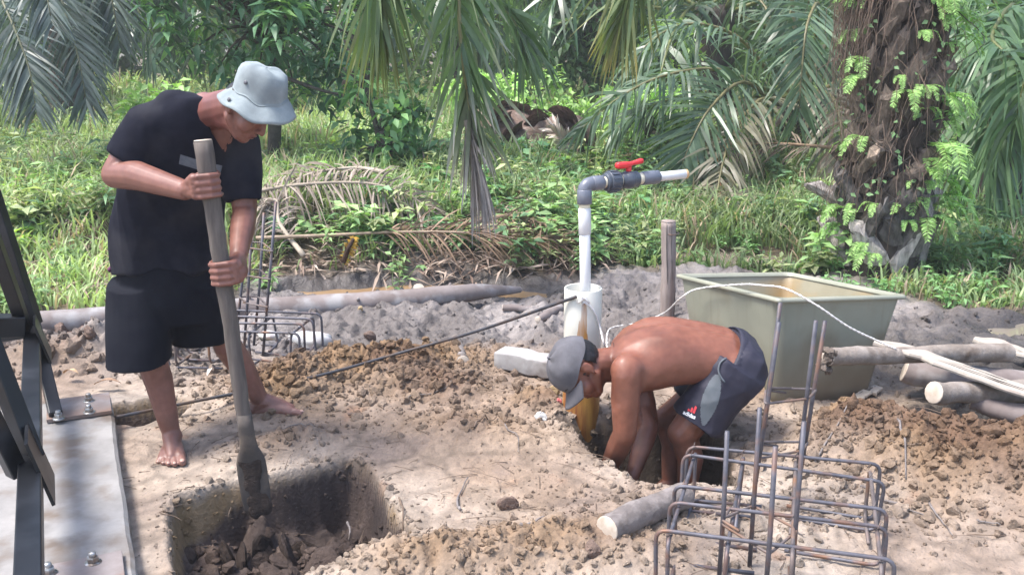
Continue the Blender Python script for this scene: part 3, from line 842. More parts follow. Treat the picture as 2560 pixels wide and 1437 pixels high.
# ------------------------------------------------------------------ rebar cages
def bar(P, r, name, parent, mat=REBAR, n=8):
    return G().tube(P, r, n).build(name, mat, parent)
def fillet(P, r=.025, n=5):
    P = np.asarray(P, float); o = [P[0]]
    for i in range(1, len(P) - 1):
        a, b_, c = P[i - 1], P[i], P[i + 1]
        d0, d1 = nrm(a - b_), nrm(c - b_)
        p, q = b_ + d0 * r, b_ + d1 * r
        for t in np.linspace(0, 1, n): o.append((1 - t) ** 2 * p + 2 * t * (1 - t) * b_ + t * t * q)
    return np.array(o + [P[-1]])
def cage(label, o, ex, ey, lx, ly, zt, us, vs, cols, ties, r=.0062, seed=0, z0=.012):
    """footing basket of bent bars with column bars; o back-left corner, ex right, ey forward"""
    R = np.random.default_rng(seed)
    o, ex, ey = np.array([*o, 0.0]), np.array([*nrm(np.array(ex)), 0]), np.array([*nrm(np.array(ey)), 0])
    t = thing('rebar_cage', label, 'rebar cage', o + ex * lx / 2 + ey * ly / 2 + [0, 0, z0])
    J = lambda s=.006: R.normal(size=3) * s
    for v in vs:                                                  # hoops across
        a, b_ = o + ey * v, o + ey * v + ex * lx
        zt_ = zt + R.normal() * .004
        P = [a + ex * lx * .42 + [0, 0, z0], a + [0, 0, z0] + J(), a + [0, 0, zt_] + J(), b_ + [0, 0, zt_] + J(), b_ + [0, 0, z0] + J(), b_ - ex * lx * .45 + [0, 0, z0 + .012] + J()]
        bar(fillet(P, .035), r, 'hoop_bar', t)
    for u in us:                                                  # hoops lengthwise, tied under the others
        a, b_ = o + ex * u, o + ex * u + ey * ly
        zt_ = zt - 2 * r - R.uniform(0, .004)
        P = [a + ey * ly * .3 + [0, 0, z0 + 2 * r], a + [0, 0, z0 + 2 * r] + J(), a + [0, 0, zt_] + J(), b_ + [0, 0, zt_] + J(), b_ + [0, 0, z0 + 2 * r] + J(), b_ - ey * ly * .4 + [0, 0, z0 + 2 * r] + J()]
        bar(fillet(P, .035), r, 'hoop_bar', t, REBAR2 if R.random() < .4 else REBAR)
        for v in vs:                                              # tie wires at the crossings
            c = o + ex * u + ey * v + [0, 0, zt - r]
            w = spline([c + J(.008) + [0, 0, .009], c + [.008, .006, 0], c + [-.006, .008, -.008], c + [-.008, -.007, .004], c + J(.006) + [0.004, 0, .022]], 12)
            bar(w, .0013, 'tie_wire', t, REBAR2, 4)
    for a, b_ in cols: bar(np.array([a, a * .5 + b_ * .5 + J(.002), b_]), r * 1.12, 'column_bar', t, n=10)
    for P in ties: bar(fillet(np.array(P), .018), r * .72, 'stirrup', t, REBAR2)
    return t
O1 = gp(1715, 1118, .2)[:2]; E1 = gp(2185, 1165, .2)[:2]
ex1 = nrm(E1 - O1); ey1 = nrm(nrm(gp(1634, 1305, .2)[:2] - O1) + np.array([ex1[1], -ex1[0]]))
L1 = np.linalg.norm(E1 - O1) * 1.03
sq = [gp(1806, 1307, .2), gp(1921, 1380, .2), gp(1990, 1324, .2), gp(1884, 1266, .2)]
tops = [.485, .51, .53, .515]
cols = [(np.array([p[0], p[1], .0]), np.array([p[0] - .002, p[1], z])) for p, z in zip(sq, tops)]
ext = lambda p, q: p + (p - q) * .12
s4 = [p + (p - sum(sq) / 4) * .06 for p in sq]
ties = [[s4[0] + [.04, .06, .012], s4[0], s4[1], s4[2], s4[3], s4[0] + [0, 0, .012], s4[0] * .6 + s4[1] * .4 + [0, 0, .012]]]
tall = [(gp(1885, 1230, .01), at(1951, 757, 3.02)), (gp(1880, 1265, .01), at(1948, 806, 2.9)), (gp(1985, 1240, .01), at(2040, 802, 2.92)), (gp(1995, 1222, .01), at(2063, 802, 3.02))]
cols += tall
lerp = lambda c, z: c[0] + (c[1] - c[0]) * ((z - c[0][2]) / (c[1][2] - c[0][2]))
for z in (.405, .20):
    q4 = [lerp(c, z + dz) for c, dz in zip((tall[0], tall[1], tall[2], tall[3]), (.0, 0, 0, .0))]
    m_ = sum(q4) / 4
    q4 = [p + (p - m_) * .12 for p in q4]
    ties.append([q4[3] * .4 + q4[0] * .6 + [0, 0, -.012], q4[0], q4[1], q4[2], q4[3], q4[0] + [0, 0, .006], q4[0] * .5 + q4[3] * .5 + [0, 0, .004]])
cage('large rebar footing cage with upright bars standing beside the short sawn log', O1, ex1, ey1, L1, .66, .205, [.03, .19, .36, L1 - .03], [0, .085, .30, .44, .62], cols, ties, seed=1)
# second cage behind the standing man
O2 = gp(440, 872, .0)[:2]; c0 = gp(780, 925, .0)[:2]
O2 = np.array([-1.62, 4.72]); ex2 = nrm(np.array([1.0, -.12])); ey2 = np.array([ex2[1], -ex2[0]])
cc2 = [(at(608, 905, 4.62), at(630, 560, 4.62)), (at(632, 890, 4.72), at(660, 532, 4.75)), (at(655, 915, 4.55), at(690, 505, 4.55)), (at(585, 890, 4.7), at(618, 590, 4.75))]
ties2 = []
for z in (.28, .42, .56):
    q4 = [lerp(c, z) for c in (cc2[0], cc2[2], cc2[1], cc2[3])]
    m_ = sum(q4) / 4; q4 = [p + (p - m_) * .12 for p in q4]
    ties2.append([q4[3] * .4 + q4[0] * .6 + [0, 0, -.01], q4[0], q4[1], q4[2], q4[3], q4[0] + [0, 0, .006], q4[0] * .5 + q4[3] * .5])
cage('smaller rebar cage standing behind the legs of the standing man', O2, ex2, ey2, .66, .34, .22, [.05, .22, .42, .62], [.0, .12, .24, .34], cc2, ties2, seed=2, z0=.03)

# ------------------------------------------------------------------ small things on the clay
def rock(c, r, seed, col=None, f=1.0):
    R = np.random.default_rng(seed)
    g = G().ball([0, 0, 0], 1, n=14, m=9)
    V = g.verts(); d = np.zeros(len(V))
    for k in range(7):
        a = nrm(R.normal(size=3)); h = R.uniform(.45, .9)
        p = V @ a
        V = V - np.clip(p - h, 0, None)[:, None] * a * .85
    V = V * (1 + .06 * R.normal(size=(len(V), 1)) * f)
    V = V * np.asarray(r) @ np.linalg.qr(R.normal(size=(3, 3)))[0]
    return V + np.asarray(c), g.F
def rocks(lst, name, mat, lab, cat, col=None, group=None):
    for k, (x, y, r) in enumerate(lst):
        p = gp(x, y, 0); p[2] = gz(p[0], p[1]) + r * .35
        V, F = rock(p, [r, r * .8, r * .6], 100 + k + int(x), f=1)
        obj(name, V, F, mat, label=lab[k] if isinstance(lab, list) else lab, cat=cat, group=group, smooth=False, col=None if col is None else np.tile(col, (len(V), 1)))
rocks([(1352, 1068, .035)], 'concrete_chunk', M('chunk', (.38, .37, .36), (.55, .54, .53), scale=20, rough=.9, bump=.005, bscale=60), 'broken grey concrete chunk at the edge of the pit by the casing', 'rubble')
rocks([(1398, 1043, .016)], 'red_chip', M('red_chip', (.50, .10, .10), (.62, .25, .25), scale=30, rough=.6), 'small pinkish red chip of plastic beside the casing foot', 'debris')
rocks([(1380, 1015, .042), (900, 800, .03)], 'clay_lump', CLAY, ['large pale clay lump touching the foot of the casing', 'round clay lump on the grey mud near the ditch'], 'clay lump', col=(.42, .32, .19))
rocks([(1480, 1420, .035), (1270, 1272, .04), (225, 870, .09), (190, 880, .06), (160, 860, .07), (235, 905, .05), (115, 880, .055), (880, 1050, .02), (925, 872, .045)], 'clay_clod', CLAY,
      ['pale clod lying in the foreground by the rebar cage', 'dark crumbly clod in the middle of the trodden clay', 'big brown clod heaped beside the long log', 'brown clod next to the biggest one by the log', 'brown clod behind the steel frame leg', 'smaller clod at the foot of the brown heap', 'clod half hidden by the steel frame', 'small round clod near the bare foot', 'flat pale clod on top of the ochre heap'],
      'clod', col=(.20, .145, .12))
# plastic bag
g = G().ball([0, 0, 0], 1, n=28, m=16)
V = g.verts(); R = np.random.default_rng(5)
nn = sum(np.sin(V @ R.normal(size=3) * f_ + R.uniform(0, 6)) / f_ ** .8 for f_ in (2, 3, 5, 7, 9, 12))
V = V * (1 + .22 * nn[:, None] * .8)
pbg = gp(775, 862, .03)
obj('plastic_bag', V * [.115, .075, .05] + pbg + [0, 0, .02], g.F, BAG, label='crumpled white plastic bag behind the rebar cage', cat='bag')
V2 = V[:, [1, 0, 2]] * [.06, .05, .02] + gp(670, 838, .03)
obj('plastic_bag', V2, g.F, BAG, label='flat scrap of white plastic behind the column bars', cat='bag')
# dry leaf curled on the clay
def dry_leaf(c, d, L, W, col, label):
    d = nrm(np.array(d)); s = np.cross([0, 0, 1], d); V, F = [], []
    for i, t in enumerate(np.linspace(0, 1, 9)):
        w = W * math.sin(math.pi * min(.98, t * .93 + .05)) ** .8
        for j in (-1, 0, 1):
            V.append(c + d * L * (t - .5) + s * w * j + np.array([0, 0, 1]) * (.012 + .25 * w * abs(j) + .02 * math.sin(3 * t) - .004 * j))
    for i in range(8):
        for j in range(2): F.append((i * 3 + j, i * 3 + j + 1, i * 3 + j + 4, i * 3 + j + 3))
    me = obj('dry_leaf', V, F, M('dry_leaf', col, tuple(q * 1.3 for q in col), scale=20, rough=.7, bump=.002), label=label, cat='leaf')
dry_leaf(gp(270, 966, .02), (1, .1, 0), .12, .025, (.26, .16, .10), 'curled brown dry leaf on the clay by the base plate')
dry_leaf(gp(178, 940, .02), (1, -.2, 0), .08, .02, (.40, .27, .16), 'pale dry leaf on the clay behind the frame')
dry_leaf(gp(527, 938, .02), (.2, 1, 0), .06, .012, (.62, .58, .55), 'small bleached leaf between the legs of the standing man')
dry_leaf(gp(1815, 368, .35), (1, .1, 0), .5, .05, (.42, .27, .22), 'fallen palm sheath on the brown litter below the young palm')
# ------------------------------------------------------------------ people
def skin_material(name, ca, cb_):
    return M(name, ca, cb_, scale=34, rough=0.30, r2=0.62, bump=0.0022, bscale=170, spec=0.5, sss=0.10, attr=True, c3=tuple(q * .66 for q in ca), s3=6)
SKIN1 = skin_material('skin_tan', (.165, .068, .049), (.208, .090, .066))
SKIN2 = skin_material('skin_brown', (.180, .064, .038), (.225, .086, .052))
SHIRT = M('navy_cotton', (.0075, .008, .0145), (.011, .012, .020), scale=30, rough=.92, bump=.0012, bscale=220, spec=.12, c3=(.026, .026, .032), s3=5)
SHORTS1 = M('black_shorts_cloth', (.0035, .0042, .009), (.006, .007, .012), scale=20, rough=.85, bump=.001, bscale=200, spec=.15, c3=(.008, .009, .014), s3=5)
SHORTS2 = M('navy_shorts_cloth', (.018, .017, .030), (.028, .026, .042), scale=12, rough=.62, bump=.001, bscale=180, spec=.35, c3=(.04, .036, .05), s3=6)
PANEL = M('grey_panel_cloth', (.085, .098, .11), (.11, .122, .135), scale=18, rough=.7)
HATM = M('pale_hat_cotton', (.20, .235, .245), (.265, .30, .305), scale=24, rough=.95, bump=.002, bscale=260, c3=(.17, .195, .205), s3=9)
CAPM = M('grey_cap_cotton', (.085, .082, .09), (.12, .116, .128), scale=16, rough=.92, bump=.0015, bscale=200, c3=(.065, .062, .07), s3=7)
HAIR = M('black_hair', (.006, .005, .005), (.014, .012, .012), scale=60, rough=.5, bump=.004, bscale=130, stretch=(1, 1, 4))
DARK = M('dark_hole', (.006, .005, .006), rough=.8)
NAIL = M('nail', (.42, .24, .19), (.50, .32, .26), scale=30, rough=.35)
PRINTG = M('grey_print', (.10, .11, .13), (.15, .16, .18), scale=50, rough=.8)
PRINTR = M('red_print', (.55, .04, .05), (.62, .06, .07), scale=40, rough=.6)
PRINTW = M('white_print', (.75, .75, .76), rough=.6)

def frame_of(F_, U_):
    F_ = nrm(F_); U_ = nrm(np.asarray(U_, float) - F_ * (np.asarray(U_, float) @ F_))
    return F_, U_, np.cross(U_, F_)          # forward, up, left

class Head:
    def __init__(s, c, F_, U_, k=1.0):
        s.c = np.asarray(c, float); s.F, s.U, s.L = frame_of(F_, U_); s.k = k
    def p(s, f, l, u): return s.c + (s.F * f + s.L * l + s.U * u) * s.k
    def ax(s): return np.array([s.F, s.L, s.U])
    def ball(s, g, f, l, u, rf, rl, ru): g.ball(s.p(f, l, u), np.array([rf, rl, ru]) * s.k, s.ax())
    def cap(s, g, a, b, r0, r1): g.cap(s.p(*a), s.p(*b), r0 * s.k, r1 * s.k, 10)
    def build(s, g, back=.098):
        s.ball(g, -.012 + (.098 - back) * .8, 0, .028, back, .076, .092)
        s.ball(g, .03, 0, .0, .062, .066, .085)
        s.ball(g, .025, 0, -.055, .068, .055, .058)
        s.ball(g, .062, 0, -.092, .028, .030, .022)
        for e in (-1, 1):
            s.ball(g, .055, .040 * e, -.030, .034, .028, .036)
            s.cap(g, (.083, .010 * e, .026), (.070, .052 * e, .026), .0105, .009)
            s.ball(g, .074, .032 * e, .008, .014, .017, .012)
            s.ball(g, .098, .012 * e, -.034, .011, .0085, .008)
            s.cap(g, (.0, .050 * e, -.055), (.055, .025 * e, -.092), .022, .018)
            # ear
            s.ball(g, -.012, .079 * e, -.006, .020, .009, .031)
            s.ball(g, -.004, .078 * e, -.032, .010, .008, .011)
            s.cap(g, (-.026, .084 * e, .010), (-.026, .084 * e, -.015), .006, .005)
            s.cap(g, (-.026, .084 * e, .010), (-.006, .083 * e, .022), .006, .005)
        s.cap(g, (.086, 0, .018), (.108, 0, -.026), .0085, .0115)
        s.ball(g, .110, 0, -.031, .011, .011, .0095)
        s.ball(g, .078, 0, -.058, .020, .028, .016)
        s.cap(g, (.090, -.016, -.057), (.090, .016, -.057), .0065, .0065)
        s.cap(g, (.096, -.008, -.055), (.096, .008, -.055), .006, .006)
        s.cap(g, (.088, -.013, -.070), (.088, .013, -.070), .0075, .0075)
    def features(s, parent, mat_hair):
        for e in (-1, 1):
            a = [s.p(.094, .014 * e, .030), s.p(.094, .028 * e, .037), s.p(.085, .044 * e, .036), s.p(.070, .056 * e, .028)]
            G().tube(spline(a, 10), np.array([.002, .0038, .0042, .0042, .004, .0038, .0034, .003, .0022, .001]) * s.k, 6).build('eyebrow', mat_hair, parent)
            a = [s.p(.083, .018 * e, .001), s.p(.0885, .030 * e, .0035), s.p(.082, .043 * e, .002)]
            G().tube(spline(a, 8), np.array([.0008, .0018, .0024, .0026, .0026, .0022, .0018, .0008]) * s.k, 6).build('eyelash', mat_hair, parent)
            G().ball(s.p(.105, .009 * e, -.041), np.array([.0032, .0036, .0024]) * s.k, s.ax(), 8, 6).build('nostril', DARK, parent)
        a = [s.p(.087, -.022, -.0645), s.p(.0965, -.008, -.0625), s.p(.0965, .008, -.0625), s.p(.087, .022, -.0645)]
        G().tube(spline(a, 9), np.array([.0006, .0015, .002, .002, .002, .002, .002, .0015, .0006]) * s.k, 6).build('mouth_line', DARK, parent)

def grip(g, cen, A, phi, s, wrist, rs, nails=None, k=1.0):
    """a hand closed round a shaft: cen on its axis, A up the shaft, palm at angle phi, fingers wrapping in sense s"""
    A = nrm(A); e1 = nrm(np.array([1.0, 0, 0]) - A * A[0]); e2 = np.cross(A, e1)
    def q(ang, r, h): return cen + (e1 * math.cos(ang) + e2 * math.sin(ang)) * r + A * h
    p0 = math.radians(phi)
    fr = np.array([.0096, .0100, .0096, .0084]) * k
    hs = np.array([.0335, .0112, -.0112, -.0325]) * k
    reach = [195, 208, 205, 185]
    for i in range(4):
        angs = [p0 + s * math.radians(a) for a in (4, 38, 85, 130, reach[i])]
        rr = [rs + .026, rs + .019, rs + .0135, rs + .011, rs + .0095]
        pts = [q(a, r_, hs[i]) for a, r_ in zip(angs, rr)]
        g.chain(pts, [fr[i] * 1.12, fr[i] * 1.12, fr[i] * 1.02, fr[i] * .95, fr[i] * .85], 10)
        g.ball(pts[1], fr[i] * 1.18); g.ball(pts[2], fr[i] * 1.08)
        if nails is not None:
            t = angs[-1]; nails.append((q(t, rs + .0172, hs[i]), q(t, 1, 0) - cen, A, fr[i]))
    for h in np.linspace(-.028, .030, 5) * k:                           # palm and back of the hand
        g.chain([q(p0 - s * .30, rs + .020, h * 1.0), q(p0 + s * .25, rs + .024, h)], [.0155 * k, .0145 * k], 10)
    g.chain([wrist, q(p0 - s * .35, rs + .026, -.004)], [.027 * k, .030 * k], 14)
    g.chain([wrist, q(p0 - s * .1, rs + .026, .02 * k)], [.022 * k, .020 * k], 12)
    g.chain([wrist, q(p0 - s * .1, rs + .026, -.02 * k)], [.022 * k, .020 * k], 12)
    th = [q(p0 - s * math.radians(25), rs + .024, .012 * k), q(p0 - s * math.radians(62), rs + .020, .030 * k), q(p0 - s * math.radians(105), rs + .0145, .040 * k), q(p0 - s * math.radians(150), rs + .0115, .036 * k)]
    g.chain(th, [.0175 * k, .0145 * k, .0125 * k, .0105 * k], 10)

def open_hand(g, wrist, d, up, side, curl=.5, k=1.0):
    """reaching hand: d along the fingers, up the back of the hand, side = +1 thumb towards up x d"""
    d = nrm(d); up = nrm(np.asarray(up) - d * (np.asarray(up) @ d)); x = np.cross(up, d) * side
    pc = wrist + d * .05
    g.chain([wrist, wrist + d * .045 + x * .012], [.026, .024], 12); g.chain([wrist, wrist + d * .045 - x * .014], [.026, .023], 12)
    g.chain([wrist + d * .04 + x * .02, wrist + d * .085 + x * .026], [.018, .014], 10); g.chain([wrist + d * .04 - x * .02, wrist + d * .08 - x * .028], [.017, .013], 10)
    g.chain([wrist + d * .05, wrist + d * .088], [.018, .0145], 10)
    for i, (o, L) in enumerate(((.028, .068), (.010, .076), (-.010, .072), (-.029, .058))):
        b = wrist + d * (.086 - abs(o) * .15) + x * o; pts = [b]; dd = d.copy()
        for j, f in enumerate((.45, .32, .26)):
            c = curl * (.5, .8, .7)[j]
            dd = nrm(dd * math.cos(c) - up * math.sin(c) + x * o * .8 * (j == 0)); pts.append(pts[-1] + dd * L * f)
        g.chain(pts, [.0105, .0098, .009, .0078], 9)
    g.chain([wrist + d * .02 + x * .02, wrist + d * .045 + x * .045 - up * .008, wrist + d * .075 + x * .055 - up * .02, wrist + d * .095 + x * .055 - up * .03], [.017, .0135, .0115, .009], 10)

def foot(g, ankle, heel_z, d, toe_out, k=1.0, nails=None, side=1):
    """bare foot: d = direction of the toes (horizontal), side = +1 when the big toe lies on the left of d"""
    d = nrm(np.array([d[0], d[1], 0.0])); x = np.array([-d[1], d[0], 0]) * side
    z = np.array([0, 0, 1.0]); a = np.array([ankle[0], ankle[1], heel_z])
    g.ball(a - d * .045 + z * .030, [.034, .034, .032])
    g.chain([ankle, a - d * .04 + z * .035], [.036, .030])
    g.chain([ankle + d * .005 + z * .005, a + d * .05 + z * .047, a + d * .115 + z * .026], [.038, .031, .020])
    g.chain([a - d * .04 + z * .022, a + d * .04 + x * .012 + z * .030, a + d * .115 + x * .028 + z * .021], [.025, .028, .022])
    g.chain([a - d * .04 + z * .020, a + d * .03 - x * .022 + z * .020, a + d * .105 - x * .036 + z * .016], [.024, .021, .017])
    g.chain([a + d * .06, a + d * .118] + z * .024, [.024, .019])
    g.chain([a + d * .112 + x * .032 + z * .019, a + d * .112 - x * .038 + z * .015], [.0195, .0155])
    for i, (o, s0, L, r) in enumerate(((.034, .118, .044, .0150), (.010, .122, .042, .0105), (-.009, .119, .037, .0100), (-.026, .113, .032, .0095), (-.042, .103, .027, .0092))):
        b = a + d * s0 + x * o + z * (.017 if i == 0 else .014)
        m_ = b + d * L * .5 + x * o * .08 + z * .004; e = b + d * L + x * o * .16 - z * .004
        g.chain([b, m_, e], [r, r * 1.0, r * 1.02], 9)
        if nails is not None: nails.append((e + d * r * .45 + z * r * .78, z * .9 + d * .35, d, r))

def nail_parts(lst, parent):
    for c, n_, a, r in lst:
        n_ = nrm(n_); a = nrm(a - n_ * (a @ n_)); b = np.cross(n_, a)
        G().ball(c, [r * .62, r * .62, r * .22], np.array([a, b, n_]), 10, 6).build('nail', NAIL, parent)

def smoothdisp(V, N, f, amp, seed, stretch=(1, 1, 1)):
    R = np.random.default_rng(seed); d = np.zeros(len(V)); S_ = np.array(stretch)
    for k in range(10):
        w = nrm(R.normal(size=3)) * f * R.uniform(.6, 1.8) * S_
        ph = V @ w + R.uniform(0, 6.28) + 0.8 * np.sin(V @ (nrm(R.normal(size=3)) * f * .7))
        d += (1 - np.abs(np.sin(ph))) ** 1.5 - .4
    return V + N * (d / 10 * amp * 2.2)[:, None]

def tube_cone(g, pts, rads, n=18):                 # flat-ended sleeve or trouser leg
    g.tube(pts, rads, n, True)

def ell_sec(c, hw, hd, yaw, tilt=0, dirx=None):
    a = math.radians(yaw)
    return (c, np.array([math.cos(a), math.sin(a), 0]) * hw, np.array([-math.sin(a) * math.cos(tilt), math.cos(a) * math.cos(tilt), math.sin(tilt)]) * hd)

def skin_tone(V, feet_z=None, lips=None, mult=(1, 1, 1)):
    c = np.ones((len(V), 3)) * np.array(mult)
    if feet_z is not None:                          # dust on the bare feet
        for z0 in feet_z:
            pass
    return c

# ---------------------------------------------------------------- man standing with the spade
gr_l = gp(420, 1150); gr_r = gp(700, 1045)
m1 = thing('person', 'man in dark shirt, shorts and pale bucket hat leaning on a spade', 'person', (gr_l * .5 + gr_r * .5) * [1, 1, 0])
SH_T, SH_B = at(507, 352, 3.13), at(644, 1265, 3.09)
SA = nrm(SH_T - SH_B)
def on_shaft(y):
    t = np.linspace(0, 1, 400); P = SH_B[None] + (SH_T - SH_B)[None] * t[:, None]
    q = P - _O; v = 718.5 - FOC * (q @ _u) / (q @ _f)
    return P[np.argmin(np.abs(v - y))]
nb = at(512, 262, 3.42)
shR, elR, wrR = at(375, 305, 3.40), at(290, 436, 3.34), at(462, 476, 3.14)
shL, elL, wrL = at(602, 345, 3.52), at(612, 530, 3.46), at(596, 640, 3.22)
# shirt
g = G()
sh = [((424, 682), 3.60, .212, .160), ((417, 640), 3.60, .211, .163), ((418, 570), 3.59, .208, .168), ((428, 490), 3.55, .203, .168), ((448, 410), 3.50, .196, .152), ((468, 340), 3.46, .190, .130), ((482, 292), 3.44, .165, .105), ((500, 255), 3.42, .095, .078), ((508, 243), 3.415, .078, .068)]
g.loft([ell_sec(at(*p, Y), hw, hd, 12, -.18) for p, Y, hw, hd in sh], 32, True, 2.3)
e = elR + (shR - elR) * .22
g.tube([shR + (shR - elR) * .15 + [.03, 0, .0], shR, shR * .6 + elR * .4, e], [.060, .082, .083, .078], 20)
g.ball(shR + [.02, 0, .0], [.080, .08, .078])
e = elL + (shL - elL) * .14
g.tube([shL + (shL - elL) * .1 + [-.02, 0, 0], shL, shL * .5 + elL * .5, e], [.05, .072, .074, .070], 20)
g.ball(shL + [-.01, 0, .0], [.072, .078, .072])
g.chain([at(430, 262, 3.42), nb + [-.02, 0, -.02]], [.064, .062]); g.chain([at(585, 315, 3.5), nb + [.03, 0, -.03]], [.06, .055])
V, F, N = remesh(g, .0068, 7, .5)
V = lap(V, F, sm(1.10, 1.22, V[:, 2]), 30)
lowf = sm(1.25, .8, V[:, 2])
Vd = smoothdisp(V, N, 13, .026, 4, (1, 1, .55))
V = V + (Vd - V) * (.35 + .9 * lowf[:, None])
SV, SF = V.copy(), np.array(F)
shirt_full = BVHTree.FromPolygons([Vector(v) for v in SV], [tuple(int(i) for i in f) for f in SF])
def under_shirt(x, y, depth):
    d = Vector([float(c_) for c_ in nrm(_ray(x, y))]); h = shirt_full.ray_cast(Vector(_O), d)
    return np.array(h[0] + d * depth) if h[0] is not None else at(x, y, 3.38)
g = G()
tors = [((418, 650), 3.60, .150, .115), ((420, 580), 3.59, .158, .125), ((432, 480), 3.55, .160, .128), ((452, 400), 3.50, .165, .122), ((472, 330), 3.46, .168, .105), ((488, 285), 3.44, .135, .085), ((505, 255), 3.42, .085, .065)]
g.loft([ell_sec(at(*p, Y), hw, hd, 14, -.25) for p, Y, hw, hd in tors], 24, True, 2.3)
nb = at(512, 262, 3.42)
hd1 = Head(at(616, 264, 3.30), (.68, -.22, -.70), (.70, -.12, .70), .95)
g.chain([nb + [0, .01, -.03], hd1.p(-.035, 0, -.035)], [.066, .060])
g.chain([nb + [.05, -.04, -.03], hd1.p(.0, 0, -.065)], [.045, .045])
g.chain([at(455, 275, 3.44), nb], [.035, .045]); g.chain([at(570, 310, 3.5), nb], [.04, .045])
hd1.build(g, .084)
for (xa, ya), (xb, yb) in (((528, 270), (545, 330)), ((545, 330), (557, 372)), ((560, 290), (566, 345)), ((525, 300), (548, 356)), ((575, 310), (566, 350))):
    g.chain([under_shirt(xa, ya, .034), under_shirt(xb, yb, .034)], [.028, .028], 12)
# arms
shR, elR, wrR = at(375, 305, 3.40), at(290, 436, 3.34), at(462, 476, 3.14)
shL, elL, wrL = at(602, 345, 3.52), at(612, 530, 3.46), at(596, 640, 3.22)
g.chain([shR, shR * .5 + elR * .5, elR], [.066, .058, .050])
g.ball(elR + [.01, 0, 0], [.050, .048, .050])
mR = elR * .68 + wrR * .32 + [0, .004, .012]
g.chain([elR, mR, wrR], [.049, .051, .034])
g.chain([shL, shL * .5 + elL * .5, elL], [.062, .055, .044])
mL = elL * .65 + wrL * .35
g.chain([elL, mL, wrL], [.044, .045, .031])
nails1 = []
grip(g, on_shaft(464), SA, -152, 1, wrR, .0275)
grip(g, on_shaft(680), SA, -8, -1, wrL, .0275, nails1)
# legs
hpR, knR, anR = at(352, 650, 3.56), at(372, 880, 3.46), at(430, 1088, 3.47)
hpL, knL, anL = at(500, 650, 3.62), at(566, 860, 3.72), at(655, 1005, 3.80)
for hp, kn, an in ((hpR, knR, anR), (hpL, knL, anL)):
    g.chain([hp, kn], [.078, .054]); g.ball(kn + [0, -.010, 0], [.050, .050, .056])
    cf = kn * .66 + an * .34 + [0, .016, 0]
    g.chain([kn, cf], [.057, .055]); g.chain([cf, an * .85 + kn * .15, an], [.054, .039, .033])
    for e in (-1, 1): g.ball(an + [.027 * e, .004, -.002], [.014, .014, .016])
zR = gz(*gp(420, 1150)[:2]) + .0; zL = gz(*gp(705, 1043)[:2])
foot(g, anR, min(zR, anR[2] - .06), (.30, -1), 0, nails=nails1, side=1)
foot(g, anL, min(zL, anL[2] - .055), (1, .10), 0, nails=nails1, side=-1)
V, F, N = remesh(g, .0042, 4, .5)
c = np.ones((len(V), 3))
blot = np.clip(.5 + .5 * np.sin(V @ np.array([31., 17, 23])) * np.cos(V @ np.array([-19., 37, 29])) + .4 * np.sin(V @ np.array([71., -53, 47])), 0, 1)
fz = np.clip(sm(.13, .03, V[:, 2]) * .8 + sm(.40, .05, V[:, 2]) * blot * .55, 0, 1)
c = c * (1 - .55 * fz[:, None]) + np.array([1.35, 1.75, 1.95]) * .55 * fz[:, None]
hu = (V - hd1.c) @ hd1.U; hf = (V - hd1.c) @ hd1.F; hl = (V - hd1.c) @ hd1.L
lips = (hf > .086) & (np.abs(hl) < .024) & (hu < -.05) & (hu > -.082)
c[lips] *= [.86, .62, .68]
neck_red = sm(.14, .06, np.linalg.norm(V - (nb * .5 + hd1.c * .5), axis=1))
c *= 1 + neck_red[:, None] * np.array([.05, -.14, -.06])
body1 = obj('body', V, F, SKIN1, m1, col=c)
hd1.features(body1, HAIR); nail_parts(nails1, body1)
# neck opening: a round collar that ends in a short V at the front
V, F = SV, SF
q = V - _O; dep = q @ _f; pu = 1280 + FOC * q[:, 0] / dep; pv = 718.5 - FOC * (q @ _u) / dep
COLLAR = np.array([(545, 205), (522, 232), (514, 258), (516, 290), (529, 332), (558, 378), (572, 352), (592, 318), (640, 300), (640, 215)], float)
sd_ = sdf(COLLAR, pu, pv); frontal = (V[:, 1] < nb[1] + .03) & (V[:, 2] > 1.05)
F = np.array(F); cut = (sd_ < 0) & frontal
kept = ~cut[F].all(1); Fk = F[kept]
touch = np.zeros(len(V), bool); touch[F[~kept].ravel()] = True
inn = touch | cut
for _ in range(3):                                  # pull the ragged edge on to the collar line
    q = V - _O; dep = q @ _f; pu = 1280 + FOC * q[:, 0] / dep; pv = 718.5 - FOC * (q @ _u) / dep
    s0 = sdf(COLLAR, pu, pv); gx_ = (sdf(COLLAR, pu + 1, pv) - s0); gy_ = (sdf(COLLAR, pu, pv + 1) - s0)
    mv = inn & (np.abs(s0) < 14) & frontal
    V[mv] -= ((gx_ * s0)[:, None] * np.array([[1, 0, 0]]) - (gy_ * s0)[:, None] * _u[None])[mv] * (dep[mv] / FOC)[:, None] * .8
F = Fk
shirt1 = obj('shirt', V, F, SHIRT, m1)
shirt_bvh = BVHTree.FromPolygons([Vector(v) for v in V], [tuple(int(i) for i in f) for f in F])
